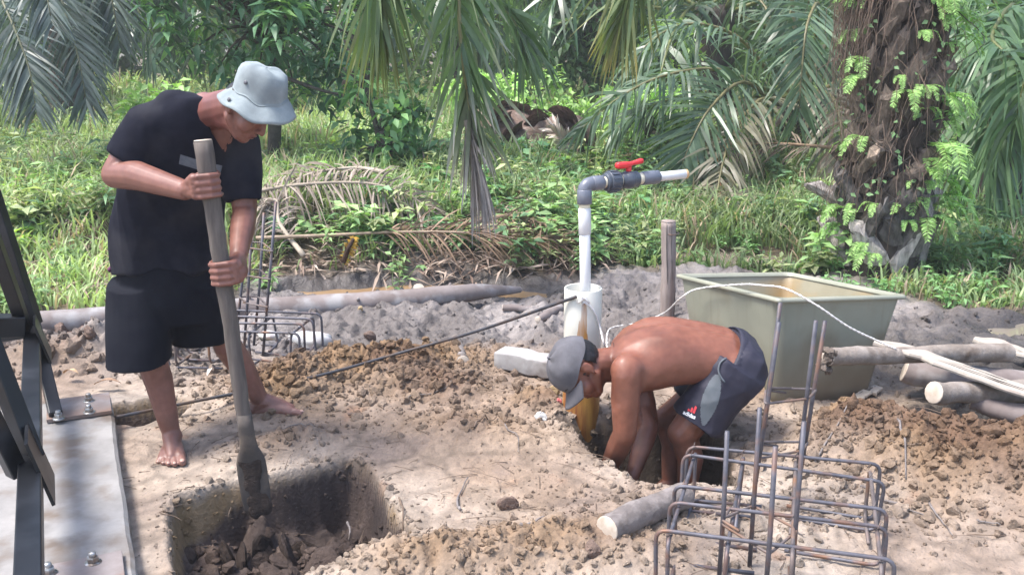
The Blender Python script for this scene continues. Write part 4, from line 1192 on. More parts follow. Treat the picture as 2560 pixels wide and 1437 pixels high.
# shorts
g = G()
g.loft([ell_sec(at(*p, Y), hw, hd, 8, 0) for p, Y, hw, hd in (((420, 615), 3.60, .165, .135), ((418, 680), 3.60, .188, .148), ((420, 745), 3.60, .198, .152), ((420, 800), 3.60, .190, .135))], 28, True, 2.4)
g.ball(at(415, 765, 3.60), [.075, .12, .070])
hm = at(346, 905, 3.45); g.loft([ell_sec(c_, a, b, y_, .05) for c_, a, b, y_ in ((at(345, 700, 3.57), .110, .15, 5), (at(347, 800, 3.51), .118, .145, 5), (hm, .121, .132, 5))], 24, True, 2.3)
hm = at(503, 850, 3.68); g.loft([ell_sec(c_, a, b, y_, .05) for c_, a, b, y_ in ((at(480, 700, 3.62), .115, .14, 12), (at(487, 780, 3.65), .124, .130, 15), (hm + [-.004, 0, 0], .116, .118, 18))], 24, True, 2.3)
V, F, N = remesh(g, .0075, 5, .5)
V = smoothdisp(V, N, 13, .016, 9, (1, 1, .5))
obj('shorts', V, F, SHORTS1, m1)
G().ball(at(279, 672, 3.585), [.010, .03, .012]).build('pocket_lining', M('purple_cloth', (.10, .015, .07), rough=.8), m1)
# chest print: grey bar behind the spade shaft
def decal(bvh, c, du, dv, view, nu, nv, mat, parent, name, off=.0025, mask=None, flatF=None):
    V, F, ok = [], [], []
    view = Vector([float(q_) for q_ in nrm(view)])
    for j in range(nv + 1):
        for i in range(nu + 1):
            p = Vector([float(q_) for q_ in (c + du * (i / nu - .5) + dv * (j / nv - .5))])
            h = bvh.ray_cast(p - view * .6, view)
            if h[0] is None: V.append(np.array(p)); ok.append(False)
            else: V.append(np.array(h[0] + (h[1] if h[1].dot(view) < 0 else -h[1]) * off)); ok.append(True)
    for j in range(nv):
        for i in range(nu):
            f = (j * (nu + 1) + i, j * (nu + 1) + i + 1, (j + 1) * (nu + 1) + i + 1, (j + 1) * (nu + 1) + i)
            if all(ok[k] for k in f) and (mask is None or mask((i + .5) / nu, (j + .5) / nv)): F.append(f)
    if F: return obj(name, np.array(V), F, mat, parent)
pa, pb_ = at(438, 398, 3.33), at(520, 428, 3.33)
du = pb_ - pa; dv = nrm(np.cross(du, [0, 1, 0])) * .036
decal(shirt_bvh, pa * .5 + pb_ * .5, du, -dv, [0.1, 1, -.1], 14, 5, PRINTG, shirt1, 'chest_print')
# bucket hat
def lathe_local(H, prof, n=48, wav=None):
    V, F = [], []
    for k, (r, u, f) in enumerate(prof):
        for j in range(n):
            a = 2 * math.pi * j / n
            w = wav(a, k) if wav else 0
            V.append(H.p(math.cos(a) * r * 1.10 + f, math.sin(a) * r * .93, u + w))
    for k in range(len(prof) - 1):
        for j in range(n): F.append((k * n + j, k * n + (j + 1) % n, (k + 1) * n + (j + 1) % n, (k + 1) * n + j))
    return V, F
hat = Head(at(650, 242, 3.285), (.86, -.30, -.36), (.40, -.16, .90), .82)
wv = lambda a, k: (.010 * math.sin(3 * a + .6) + .012 * math.cos(2 * a) + .005 * math.sin(7 * a)) * max(0, min(1, (9 - k) / 3.0)) if k < 9 else .003 * math.sin(5 * a + k)
prof = [(.155, -.052, 0), (.157, -.050, 0), (.150, -.041, 0), (.135, -.023, 0), (.118, -.004, 0), (.106, .004, 0), (.104, .008, 0), (.103, .010, 0), (.102, .014, 0), (.101, .034, -.002), (.097, .062, -.003), (.091, .084, -.004), (.083, .096, -.004), (.065, .103, -.004), (.035, .106, -.004), (.004, .107, -.004)]
prof = [(r, u if u <= .012 else .012 + (u - .012) * 1.22, f) for r, u, f in prof]
V, F = lathe_local(hat, prof, 56, wv)
Rh = np.random.default_rng(8)
def crumple(V):
    V = np.array(V); d = sum(np.sin(V @ (nrm(Rk) * fk) + pk_) * .0022 for Rk, fk, pk_ in zip(np.random.default_rng(8).normal(size=(9, 3)), (40, 55, 70, 85, 100, 60, 45, 90, 120), range(9)))
    d = d * .5
    return list(V + nrm(V - hat.c) * d[:, None] * 1.0)
V = crumple(V)
V2, F2 = lathe_local(hat, [(r - .004, u - .004, f) for r, u, f in prof[:10]], 56, wv)
V2 = crumple(V2)
n0 = len(V); nn_ = 56
FF = F + [tuple(reversed([i + n0 for i in f])) for f in F2] + [(j, n0 + j, n0 + (j + 1) % nn_, (j + 1) % nn_) for j in range(nn_)]
hat_o = obj('bucket_hat', np.array(V + V2), FF, HATM, m1)
V, F = lathe_local(hat, [(.1065, .004, 0), (.1085, .006, 0), (.1075, .009, 0), (.1045, .009, 0)], 56, lambda a, k: wv(a, 6)); obj('hat_seam', np.array(V), F, HATM, hat_o)
for a, r, u in ((-1.78, .102, .058), (-1.98, .139, -.033)):
    c_ = hat.p(math.cos(a) * r * 1.1, math.sin(a) * r * .93, u + (0.0 if u > 0 else .010 * math.sin(3 * a + .6) + .012 * math.cos(2 * a) + .005))
    nrm_ = nrm(hat.F * math.cos(a) + hat.L * math.sin(a) + hat.U * .25)
    G().ball(c_, [.0075, .0075, .003], np.array([nrm(np.cross(nrm_, hat.U)), nrm(np.cross(nrm_, np.cross(nrm_, hat.U))), nrm_]), 14, 6).build('eyelet', M('eyelet_metal', (.10, .10, .11), rough=.5, metal=.3), hat_o)
g = G(); hd1.ball(g, -.016, 0, .010, .076, .0785, .066); V, F, N = remesh(g, .006, 2)
hl_ = (V - hd1.c) @ hd1.F; hu_ = (V - hd1.c) @ hd1.U
V = smoothdisp(V, N, 120, .003, 3)
F = np.array(F); F = F[(hl_[F] < .0).all(1) & (hu_[F] > -.03).all(1)]
obj('hair', V, F, HAIR, m1)

# spade
sp = thing('spade', 'long wooden handled spade with a narrow muddy blade pushed into the pit', 'spade', SH_B)
L_ = np.linalg.norm(SH_T - SH_B)
P = np.array([SH_B + SA * L_ * t for t in np.linspace(.20, 1, 24)]) + rng.normal(size=(24, 3)) * .0012
G().tube(P, np.linspace(.0245, .0300, 24) * (1 + .015 * rng.normal(size=24)), 16).build('shaft', WOOD, sp)
G().tube([SH_T, SH_T + SA * .003], [.0295, .027], 16).build('cut_end', CUT, sp)
bx = nrm(np.cross(SA, [0.25, -1, 0])); bn = np.cross(bx, SA)
secs = []
for t, w, th in ((.27, .026, .026), (.235, .027, .027), (.20, .027, .026), (.17, .032, .024), (.15, .044, .016), (.13, .050, .009), (.10, .051, .006), (.05, .051, .005), (.02, .049, .004), (.0, .047, .003), (-.02, .042, .002)):
    secs.append((SH_B + SA * L_ * t, bx * w, bn * th))
bl = G().loft(secs, 20, True, 2.4).build('blade', CLOTH_D, sp)
g = G()
for k in range(34):
    t = rng.uniform(-.02, .15); c_ = SH_B + SA * L_ * t + bx * rng.uniform(-.030, .030) - bn * .004 * (1 if bn[1] > 0 else -1)
    g.ball(c_, rng.uniform(.014, .026) * np.array([1, 1.6, .32]), np.array([bx, SA, bn]), n=10, m=7)
V, F, N = remesh(g, .004, 8)
obj('mud_smear', V, F, CLAY, sp, col=np.tile([.060, .046, .040], (len(V), 1)))

# ---------------------------------------------------------------- man bending into the second pit
D2 = .12
def a2(x, y, Y): return at(x, y, Y + D2)
m2 = thing('person', 'bare backed man in grey cap and navy shorts bending into a pit', 'person', (.62, 3.52, -.33))
g = G()
def sec2(x, y, Y, hv, hw, tilt):                   # torso section: hv across the thickness, hw across the width
    c_ = a2(x, y, Y); t = math.radians(tilt)
    return (c_, np.array([-math.sin(t), 0, math.cos(t)]) * hv, np.array([0.05, 1, .12]) * hw)
g.loft([sec2(1838, 915, 3.48, .100, .135, -26), sec2(1800, 893, 3.48, .112, .148, -20), sec2(1745, 880, 3.47, .110, .150, -6), sec2(1680, 876, 3.45, .118, .165, 2), sec2(1625, 885, 3.44, .118, .180, 10), sec2(1580, 898, 3.42, .105, .178, 20), sec2(1548, 910, 3.41, .080, .12, 26)], 28, True, 2.25)
hd2 = Head(a2(1448, 922, 3.36), (-.28, -.30, -.91), (-.93, -.12, .28), 1.0)
nb2 = a2(1548, 905, 3.41)
g.chain([nb2 + [.03, 0, 0], hd2.p(-.035, 0, -.045)], [.066, .056])
g.chain([nb2 + [0.02, 0, -.03], hd2.p(-.01, 0, -.06)], [.05, .047])
hd2.build(g)
sL, eL, wL = a2(1566, 935, 3.26), a2(1562, 1083, 3.24), a2(1512, 1190, 3.36)
sR, eR, wR = a2(1592, 940, 3.58), a2(1622, 1066, 3.46), a2(1580, 1192, 3.34)
g.ball(sL + [.004, .01, .01], [.066, .060, .066]); g.ball(sR, [.062, .058, .06])
g.chain([sL, sL * .5 + eL * .5, eL], [.058, .056, .046]); g.ball(sL * .45 + eL * .55 + [-.012, -.01, 0], [.042, .042, .07])
g.chain([eL, eL * .65 + wL * .35, wL], [.046, .046, .030])
g.chain([sR, sR * .5 + eR * .5, eR], [.055, .052, .043]); g.chain([eR, eR * .66 + wR * .34, wR], [.043, .043, .028])
# shoulder blades and back muscles

g.chain([sL + [.02, .02, .02], nb2 + [.02, 0, .02]], [.052, .050]); g.chain([sR + [.0, 0, .02], nb2], [.05, .05])
g.ball(a2(1665, 890, 3.36), [.15, .06, .085])
open_hand(g, wL, [-.1, .25, -1], [-.6, -.8, 0], 1, .5); open_hand(g, wR, [-.25, .2, -1], [.6, -.8, 0], -1, .5)
hL2, kL2, nL2 = a2(1832, 925, 3.40), a2(1708, 1082, 3.38), np.array([.70, 3.50, -.24])
hR2, kR2, nR2 = a2(1838, 925, 3.60), a2(1668, 1050, 3.62), np.array([.66, 3.66, -.24])
for hp, kn, an in ((hL2, kL2, nL2), (hR2, kR2, nR2)):
    g.chain([hp, kn], [.088, .062]); g.ball(kn + [-.01, -.005, 0], [.055, .055, .058])
    cf = kn * .64 + an * .36 + [.022, 0, 0]
    g.chain([kn, cf], [.056, .054]); g.chain([cf, an * .85 + kn * .15, an], [.053, .038, .033])
foot(g, nL2, -.315, (-1, -.25), 0, side=1); foot(g, nR2, -.315, (-1, -.05), 0, side=-1)
V, F, N = remesh(g, .0055, 5, .5)
bk0, bk1 = a2(1540, 900, 3.4)[0], a2(1800, 900, 3.4)[0]
V = lap(V, F, sm(bk0, bk0 + .05, V[:, 0]) * sm(bk1 + .1, bk1, V[:, 0]) * sm(.16, .24, V[:, 2]), 40)
for yy in (3.345, 3.55):
    dd = np.linalg.norm((V - a2(1622, 838, yy)) / [.075, .045, .10], axis=1); V = V + N * (.009 * np.exp(-dd ** 2))[:, None]
# spine furrow
sx = np.interp(V[:, 0], [a2(1560, 900, 3.4)[0], a2(1860, 900, 3.4)[0]], [0, 1])
spy = a2(1650, 880, 3.455)[1]
fur = np.exp(-((V[:, 1] - spy - .01) / .022) ** 2) * sm(.05, .2, sx) * sm(1.02, .85, sx) * (N[:, 2] > .3)
V = V - N * (fur * .012)[:, None]
V = smoothdisp(V, N, 26, .0022, 21)
hu = (V - hd2.c) @ hd2.U; hf = (V - hd2.c) @ hd2.F; hl = (V - hd2.c) @ hd2.L
c = np.ones((len(V), 3))
lips = (hf > .086) & (np.abs(hl) < .024) & (hu < -.05) & (hu > -.082)
c[lips] *= [.8, .6, .62]
blot = np.clip(.5 + .5 * np.sin(V @ np.array([31., 17, 23])) * np.cos(V @ np.array([-19., 37, 29])) + .4 * np.sin(V @ np.array([71., -53, 47])), 0, 1)
dirt = np.clip(sm(.16, -.12, V[:, 2]) * (.35 + 1.1 * blot), 0, 1); c = c * (1 - .6 * dirt[:, None]) + np.array([.62, .85, 1.05]) * .6 * dirt[:, None]
body2 = obj('body', V, F, SKIN2, m2, col=c)
hd2.features(body2, HAIR)
# shorts
g = G()
g.loft([sec2(1800, 893, 3.48, .126, .166, -38), sec2(1822, 902, 3.48, .134, .176, -36), sec2(1850, 925, 3.48, .138, .180, -35), sec2(1862, 955, 3.48, .105, .165, -45)], 28, True, 2.3)
def leg2(pts, rads):
    secs = []
    for i, (p, (ra, rb)) in enumerate(zip(pts, rads)):
        d = nrm(pts[min(i + 1, len(pts) - 1)] - pts[max(i - 1, 0)]); y = nrm(np.array([0, 1, 0]) - d * d[1]); x = np.cross(d, y)
        secs.append((p, x * ra, y * rb))
    g.loft(secs, 24, True, 2.4)
k = a2(1742, 1058, 3.38); leg2([hL2 + [.02, 0, .02], hL2 * .6 + k * .4, k], [(.125, .10), (.118, .112), (.108, .108)])
k = a2(1720, 1010, 3.61); leg2([hR2 + [.02, 0, .02], hR2 * .6 + k * .4, k], [(.12, .10), (.110, .105), (.10, .10)])
V, F, N = remesh(g, .007, 5, .5)
V = smoothdisp(V, N, 15, .018, 12, (1, .7, 1))
sh2 = obj('shorts', V, F, SHORTS2, m2)
bv2 = BVHTree.FromPolygons([Vector(v) for v in V], [tuple(int(i) for i in f) for f in F])
# gathered waistband
wb = [sec2(1797, 891, 3.48, .128, .168, -38), sec2(1806, 896, 3.48, .131, .172, -38), sec2(1813, 899, 3.48, .128, .170, -38)]
V, F = [], []
n = 120
for i, (c_, a, b) in enumerate([(wb[0][0], wb[0][1] * .97, wb[0][2] * .97)] + wb):
    for j in range(n):
        t = 2 * math.pi * j / n; r_ = 1 + .012 * math.sin(45 * t)
        V.append(c_ + (a * math.cos(t) + b * math.sin(t)) * r_)
for i in range(3):
    for j in range(n): F.append((i * n + j, i * n + (j + 1) % n, (i + 1) * n + (j + 1) % n, (i + 1) * n + j))
obj('waistband', np.array(V), F, SHORTS2, m2)
vw = nrm(np.array([.25, 1, -.3]))
def pnt(x, y): return a2(x, y, 3.3)
# grey side panel, widest in the middle
c_ = (pnt(1778, 945) + pnt(1765, 1065)) / 2
def pmask(u, v): return abs(u - .5 + .10 * (v - .5)) < .5 * (math.sin(math.pi * min(1, max(0, v * .92 + .06))) ** .75)
decal(bv2, (pnt(1790, 940) + pnt(1762, 1058)) / 2, pnt(1800, 1000) - pnt(1758, 996), pnt(1762, 1062) - pnt(1792, 936), vw, 22, 44, PANEL, sh2, 'side_panel', .002, pmask)
# piping along the pocket
def drape(pts, off=.004):
    o = []
    for p in pts:
        h = bv2.ray_cast(Vector([float(q_) for q_ in p]) - Vector(vw) * .6, Vector(vw))
        if h[0] is not None: o.append(np.array(h[0]) - vw * off)
    return np.array(o)
pp = drape(spline([pnt(1822, 892), pnt(1802, 905), pnt(1796, 925), pnt(1802, 942), pnt(1812, 955)], 16))
if len(pp) > 3: G().tube(pp, .004, 6).build('pocket_piping', PANEL, sh2)
# emblem: three slanted red stripes rising to a peak, word below
def flat_to(shape, c, ex_, ey_, mat, name, off=.003):
    V = []
    for x, y in shape[0]:
        p = c + ex_ * x + ey_ * y
        h = bv2.ray_cast(Vector([float(q_) for q_ in p]) - Vector(vw) * .6, Vector(vw))
        V.append(np.array(h[0]) - vw * off if h[0] is not None else p)
    return obj(name, np.array(V), shape[1], mat, sh2, smooth=False)
lc = pnt(1727, 1031); lx = nrm(pnt(1745, 1037) - pnt(1705, 1022)); ly = nrm(np.cross(vw, lx)); ly = ly if ly[2] > 0 else -ly
for k, (x0, w, h0, h1) in enumerate(((-.016, .009, .010, .005), (-.005, .009, .020, .0145), (.006, .009, .030, .024))):
    flat_to(([(x0, .0), (x0 + w, .0), (x0 + w, h1 + .001), (x0 + w * .25, h0), (x0, h0 - .004)], [(0, 1, 2, 3, 4)]), lc + ly * .002, lx, ly, PRINTR, 'emblem_stripe')
tx = bpy.data.curves.new('txt', 'FONT'); tx.body = 'adidas'; tx.size = .0215; tx.align_x = 'CENTER'; tx.offset = .0007
to = bpy.data.objects.new('txt', tx); COL.objects.link(to)
dg = bpy.context.evaluated_depsgraph_get(); me = bpy.data.meshes.new_from_object(to.evaluated_get(dg))
tv = [(v.co.x, v.co.y) for v in me.vertices]; tf = [tuple(p.vertices) for p in me.polygons]
bpy.data.objects.remove(to); bpy.data.meshes.remove(me)
flat_to((tv, tf), lc - ly * .0165 - lx * .002, lx, ly, PRINTW, 'lettering')
# cap
cp = Head(hd2.p(-.010, 0, .034), nrm(hd2.F * 1.0 - hd2.U * .02), hd2.U, 1.06)
V, F = [], []
n, m_ = 48, 14
for i in range(m_ + 1):
    th = math.pi / 2 * i / m_
    for j in range(n):
        a = 2 * math.pi * j / n
        seam = 1 - .012 * math.exp(-((math.sin(3 * a)) / .12) ** 2)
        r_ = math.cos(th) ** .85 * seam
        V.append(cp.p(.106 * math.cos(a) * r_, .087 * math.sin(a) * r_, -.012 + .098 * math.sin(th) ** .95 + .003 * math.sin(5 * a + 4 * th)))
for i in range(m_):
    for j in range(n): F.append((i * n + j, i * n + (j + 1) % n, (i + 1) * n + (j + 1) % n, (i + 1) * n + j))
cap_o = obj('cap', np.array(V), F, CAPM, m2)
V, F = [], []
for i in range(9):
    t = i / 8
    for j in range(17):
        u = (j - 8) / 8
        x = .078 * u * (1 - .10 * t * t); f0 = .100 * math.sqrt(max(0, 1 - (x / .088) ** 2)); f1 = f0 + t * (.064 * (1 - .30 * u * u))
        V.append(cp.p(f1, x, -.010 - .012 * t - .030 * u * u * (0.5 + .5 * t)))
nv_ = len(V); V = V + [v - cp.U * .004 for v in V]
for i in range(8):
    for j in range(16):
        f = (i * 17 + j, i * 17 + j + 1, (i + 1) * 17 + j + 1, (i + 1) * 17 + j); F.append(f); F.append(tuple(q_ + nv_ for q_ in reversed(f)))
F += [(8 * 17 + j, 8 * 17 + j + 1, 8 * 17 + j + 1 + nv_, 8 * 17 + j + nv_) for j in range(16)]
obj('brim', np.array(V), F, CAPM, cap_o)
G().ball(cp.p(0, 0, .088), .007).build('button', CAPM, cap_o)
for a, th in ((-1.1, .75), (-2.1, .75), (-1.6, .5)):
    cdir = cp.p(.106 * math.cos(a) * math.cos(th), .087 * math.sin(a) * math.cos(th), -.012 + .098 * math.sin(th))
    G().ball(cdir, .004, n=8, m=6).build('eyelet', DARK, cap_o)
g = G(); hd2.ball(g, -.028, 0, .008, .090, .0800, .082); V, F, N = remesh(g, .005, 2)
V = smoothdisp(V, N, 160, .004, 3)
hl_ = (V - hd2.c) @ hd2.F; hu_ = (V - hd2.c) @ hd2.U; h3 = np.abs((V - hd2.c) @ hd2.L)
F = np.array(F); k_ = (hl_ < .022) & (hu_ > -.058 + .02 * np.sin(hl_ * 90)) & ~((hu_ < .022) & (hl_ > -.036) & (hl_ < .010)) | ((hl_ > .0) & (hl_ < .034) & (hu_ > -.012) & (h3 > .05))
obj('hair', V, F[k_[F].all(1)], HAIR, m2)
# thin cord round the neck
G().tube(spline([nb2 + [-.028, .05, .062], nb2 + [-.022, 0, .072], nb2 + [-.030, -.055, .048], nb2 + [-.045, -.072, .0]], 20), .0022, 6).build('neck_cord', DARK, m2)
# ------------------------------------------------------------------ vegetation
LEAF = M('leaf', (1.6, 1.5, 1.8), (2.8, 2.55, 3.1), scale=7, rough=.42, r2=.6, attr=True, trans=.30, spec=.45)
FROND = M('palm_leaf', (1.0, 1.05, 1.05), (1.6, 1.6, 1.65), scale=5, rough=.30, r2=.42, attr=True, trans=.30, spec=.5)
GRASS = M('grass_blade', (1.45, 1.35, 1.5), (2.4, 2.15, 2.5), scale=3, rough=.5, attr=True, trans=.35, spec=.35)
DRY = M('dry_palm_leaf', (.75, .72, .70), (1.15, 1.12, 1.1), scale=12, rough=.8, attr=True, spec=.25)
TRUNK = M('palm_trunk', (.038, .030, .024), (.085, .068, .055), scale=9, rough=.95, bump=.02, bscale=22, stretch=(2, 2, .6))
LBASE = M('old_leaf_base', (.5, .48, .46), (1.35, 1.28, 1.2), scale=16, rough=.95, bump=.02, bscale=45, attr=True, stretch=(2, 2, .6))
WBARK = M('tree_bark', (.05, .042, .035), (.10, .085, .07), scale=12, rough=.9, bump=.008, bscale=30)
FIB = M('root_fibre', (.10, .068, .048), (.20, .145, .108), scale=20, rough=.9)
DOWN = np.array([0, 0, -1.0])

class LM:
    """leaf mesh collector (triangles, colours)"""
    def __init__(s): s.V, s.F, s.C, s.n = [], [], [], 0
    def put(s, V, F, C):
        s.V.append(V); s.F.append(F + s.n); s.C.append(C); s.n += len(V)
    def leaves(s, P, D, N, L, W, C, bend=.25):
        P, D, N = np.asarray(P, float), nrm(D), np.asarray(N, float)
        n = len(P); L = np.broadcast_to(L, (n,))[:, None]; W = np.broadcast_to(W, (n,))[:, None]
        S_ = nrm(np.cross(D, N)); U_ = np.cross(S_, D)
        V = np.stack([P, P + D * L * .42 + S_ * W + U_ * W * .15, P + D * L * .45 - U_ * W * .25, P + D * L * .42 - S_ * W + U_ * W * .15, P + D * L - U_ * L * bend], 1).reshape(-1, 3)
        f = np.array([(0, 1, 2), (0, 2, 3), (1, 4, 2), (2, 4, 3)])
        F = (np.arange(n)[:, None, None] * 5 + f[None]).reshape(-1, 3)
        s.put(V, F, np.repeat(np.asarray(C, float), 5, 0))
    def blades(s, P, D, H, W, C, bend):
        """upright blades: base P, horizontal lean direction D"""
        n = len(P); H = np.broadcast_to(H, (n,))[:, None]; W = np.broadcast_to(W, (n,))[:, None]; b = np.broadcast_to(bend, (n,))[:, None]
        S_ = np.stack([-D[:, 1], D[:, 0], 0 * D[:, 0]], 1); z = np.array([[0, 0, 1.0]])
        r = []
        for t, w in ((0, .8), (.4, 1), (.75, .7)):
            c = P + z * H * t * (1 - .35 * b * t * t) + D * H * b * t * t
            r += [c - S_ * W * w, c + S_ * W * w]
        r.append(P + z * H * (1 - .35 * b) + D * H * b)
        V = np.stack(r, 1).reshape(-1, 3)
        f = np.array([(0, 1, 3), (0, 3, 2), (2, 3, 5), (2, 5, 4), (4, 5, 6)])
        s.put(V, (np.arange(n)[:, None, None] * 7 + f[None]).reshape(-1, 3), np.repeat(C, 7, 0))
    def build(s, name, mat, parent=None, **k):
        return obj(name, np.concatenate(s.V), np.concatenate(s.F), mat, parent, col=np.concatenate(s.C), **k)

def frond(pts, L=.6, w=.018, n=70, droop=.5, col=(.045, .085, .04), col2=None, ang=(62, 28), up=(0, 0, 1), seed=0, bare=.16, rr=(.02, .003), rcol=(.14, .15, .05), jit=.16, ruffle=.35, tipdead=0., deadcol=(.33, .29, .25), endL=.45, sides=(-1, 1)):
    """pinnate leaf along a curve (base to tip); returns vertices, triangles, colours"""
    R = np.random.default_rng(seed)
    C_ = spline(pts, 60); Tn = nrm(np.gradient(C_, axis=0))
    lm = LM()
    g = G().tube(C_[::3], np.linspace(rr[0], rr[1], len(C_[::3])), 6)
    F3 = []
    for f in g.F:
        for k in range(1, len(f) - 1): F3.append((f[0], f[k], f[k + 1]))
    Vr = g.verts(); lm.put(Vr, np.array(F3), np.tile(np.array(rcol), (len(Vr), 1)))
    t = np.repeat(np.linspace(bare, .995, n), len(sides)); sd = np.tile(np.array(sides, float), n)
    t = np.clip(t + R.normal(size=len(t)) * .3 / n, 0, 1)
    i = t * (len(C_) - 1); i0 = np.clip(i.astype(int), 0, len(C_) - 2); f = (i - i0)[:, None]
    P = C_[i0] * (1 - f) + C_[i0 + 1] * f; T = nrm(Tn[i0] * (1 - f) + Tn[i0 + 1] * f)
    U0 = np.broadcast_to(np.asarray(up, float), T.shape); N = nrm(U0 - T * (U0 * T).sum(1, keepdims=True)); S_ = np.cross(T, N)
    tt = (t - bare) / (1 - bare)
    a = np.radians(ang[0] + (ang[1] - ang[0]) * tt + R.normal(size=len(t)) * 5)[:, None]
    d = nrm(S_ * sd[:, None] * np.sin(a) + T * np.cos(a) + N * (R.normal(size=(len(t), 1)) * ruffle + .12) + R.normal(size=T.shape) * jit * .5)
    Ln = L * (np.sin(np.pi * np.clip(.12 + .80 * tt, 0, 1)) ** .6 * (1 - .0 * tt)) * (1 + .1 * R.normal(size=len(t)))
    Ln = np.maximum(Ln, L * endL * .8)[:, None]
    dr = droop * (1 + .35 * R.normal(size=(len(t), 1)))
    wd = nrm(T - d * (T * d).sum(1, keepdims=True) + R.normal(size=T.shape) * .35); wd = nrm(wd - d * (wd * d).sum(1, keepdims=True))
    ss = np.array([0, .25, .55, .82, 1.0]); ws = np.array([.45, 1.0, .85, .5, .05])
    rings_ = []
    twist = R.normal(size=(len(t), 1)) * .5
    nd = np.cross(d, wd)
    for s_, q in zip(ss, ws):
        c = P + d * Ln * s_ * (1 - .25 * dr * s_) + DOWN * dr * Ln * s_ * s_
        wv_ = wd * np.cos(twist * s_) + nd * np.sin(twist * s_)
        rings_ += [c - wv_ * w * q, c + wv_ * w * q]
    V = np.stack(rings_, 1).reshape(-1, 3)
    fq = []
    for k in range(4): fq += [(2 * k, 2 * k + 1, 2 * k + 3), (2 * k, 2 * k + 3, 2 * k + 2)]
    F = (np.arange(len(t))[:, None, None] * 10 + np.array(fq)[None]).reshape(-1, 3)
    cA = np.array(col)[None]; cB = np.array(col2 if col2 is not None else np.array(col) * 1.35)[None]
    k = R.random((len(t), 1)); cc_ = (cA * (1 - k) + cB * k) * (1 + .12 * R.normal(size=(len(t), 1)))
    cc_ = np.clip(cc_, .004, 1)
    C = np.repeat(cc_[:, None], 10, 1)
    if tipdead:
        dd_ = np.clip((sm(.55, 1.0, np.repeat(ss, 2))[None] * 1.2 + (tt[:, None] - .5) * 1.2) * tipdead * (0.4 + R.random((len(t), 1))), 0, 1)[:, :, None]
        C = C * (1 - dd_) + np.array(deadcol)[None, None] * dd_
    lm.put(V, F, C.reshape(-1, 3))
    return np.concatenate(lm.V), np.concatenate(lm.F), np.concatenate(lm.C)

def add_frond(parent, name='frond', mat=None, **k):
    V, F, C = frond(**k)
    return obj(name, V, F, mat or FROND, parent, col=C)

def trunk_stub(parent, a, b, r0, r1, mat, name='trunk', n=14):
    P = spline([a, (np.asarray(a) + b) / 2 + [.03, .02, 0], b], 14)
    return G().tube(P, np.linspace(r0, r1, 14) * (1 + .06 * rng.normal(size=14)), n).build(name, mat, parent)

def palm(label, base, ch, nf, L, seed, col, col2=None, ll=.6, w=.02, n=44, group=None, rt=.28, spread=(-25, 75), skip=None, droop=.55):
    R = np.random.default_rng(seed)
    base = np.array(base, float); top = base + [R.normal() * .1, R.normal() * .1, ch]
    t = thing('oil_palm', label, 'palm', base, group)
    trunk_stub(t, base - [0, 0, .2], top, rt * 1.15, rt, TRUNK)
    for k in range(nf):
        az = 2.4 * k + R.normal() * .2; el = math.radians(spread[0] + (spread[1] - spread[0]) * (k + .5) / nf + R.normal() * 6)
        h = np.array([math.cos(az), math.sin(az), 0]); l = L * R.uniform(.8, 1.1)
        s_ = top + h * rt * .8 + [0, 0, -.1]
        d0 = h * math.cos(el) + np.array([0, 0, math.sin(el)])
        p1 = s_ + d0 * l * .3; p2 = p1 + nrm(d0 + DOWN * .35) * l * .3; p3 = p2 + nrm(d0 + DOWN * .9) * l * .25; p4 = p3 + nrm(d0 + DOWN * 1.6) * l * .2
        p = np.array([s_, p1, p2, p3, p4])
        if skip is not None and skip(p): continue
        add_frond(t, pts=p, L=ll, w=w, n=n, droop=droop, col=col, col2=col2, seed=seed * 100 + k, rr=(.035, .005))
    return t

# ---- the big palm with old leaf bases, roots and ferns
PB = np.array([2.52, 6.42, 0.0]); PH = 3.7
big = thing('oil_palm', 'big oil palm trunk covered with old leaf bases, roots and ferns', 'palm', PB)
G().tube([PB + [.02 * math.sin(z * 2), 0, z] for z in np.linspace(-.15, PH, 16)], [.29, .265, .245, .23, .222, .217] + [.21] * 10, 22).build('trunk', TRUNK, big)
R = np.random.default_rng(31)
k = 0; z = .02
while z < PH:
    az = 2.39996 * k
    low = sm(.75, .25, z)
    h = np.array([math.cos(az), math.sin(az), 0]); s_ = np.array([-math.sin(az), math.cos(az), 0])
    L = R.uniform(.17, .30) * (1 + .1 * low); w = R.uniform(.045, .078) * (1 + .1 * low); sk = R.normal() * .12 + .03; out = (R.uniform(.10, .28) if R.random() < .9 else R.uniform(.30, .42))
    o = PB + h * (.165 + .025 * low) + [0, 0, z]
    secs = []
    for q, (t, ww, th) in enumerate(((0, 1.2, .05), (.3, 1.1, .05), (.65, .95, .042), (.94, .80, .036), (1, .72, .026))):
        c = o + np.array([0, 0, 1.0]) * L * t + h * (out * L * t * (1 + .4 * t) + .04) + s_ * (.012 * R.normal() + sk * t)
        secs.append((c, s_ * w * ww, h * th + np.array([0, 0, -.02])))
    gq = G().loft(secs, 10, True, 2.6)
    V = gq.verts() + R.normal(size=(50, 3)) * .009; V[40:, 2] += R.normal(size=10) * .03
    grey = np.array([.24, .225, .215]) if low > .5 else np.array([.125, .102, .084])
    cl = np.tile(grey * R.uniform(.25, 2.1), (len(V), 1)); cl[40:] *= 1.4
    obj('leaf_base', V, gq.F, LBASE, big, col=cl, smooth=False)
    k += 1; z += R.uniform(.013, .021)
def strands(name, parent, n, sampler, r, mat, kind='stuff'):
    g = G()
    for q in range(n): g.tube(sampler(q), np.linspace(r, r * .4, 6), 4, False)
    return g.build(name, mat, parent, kind=kind)
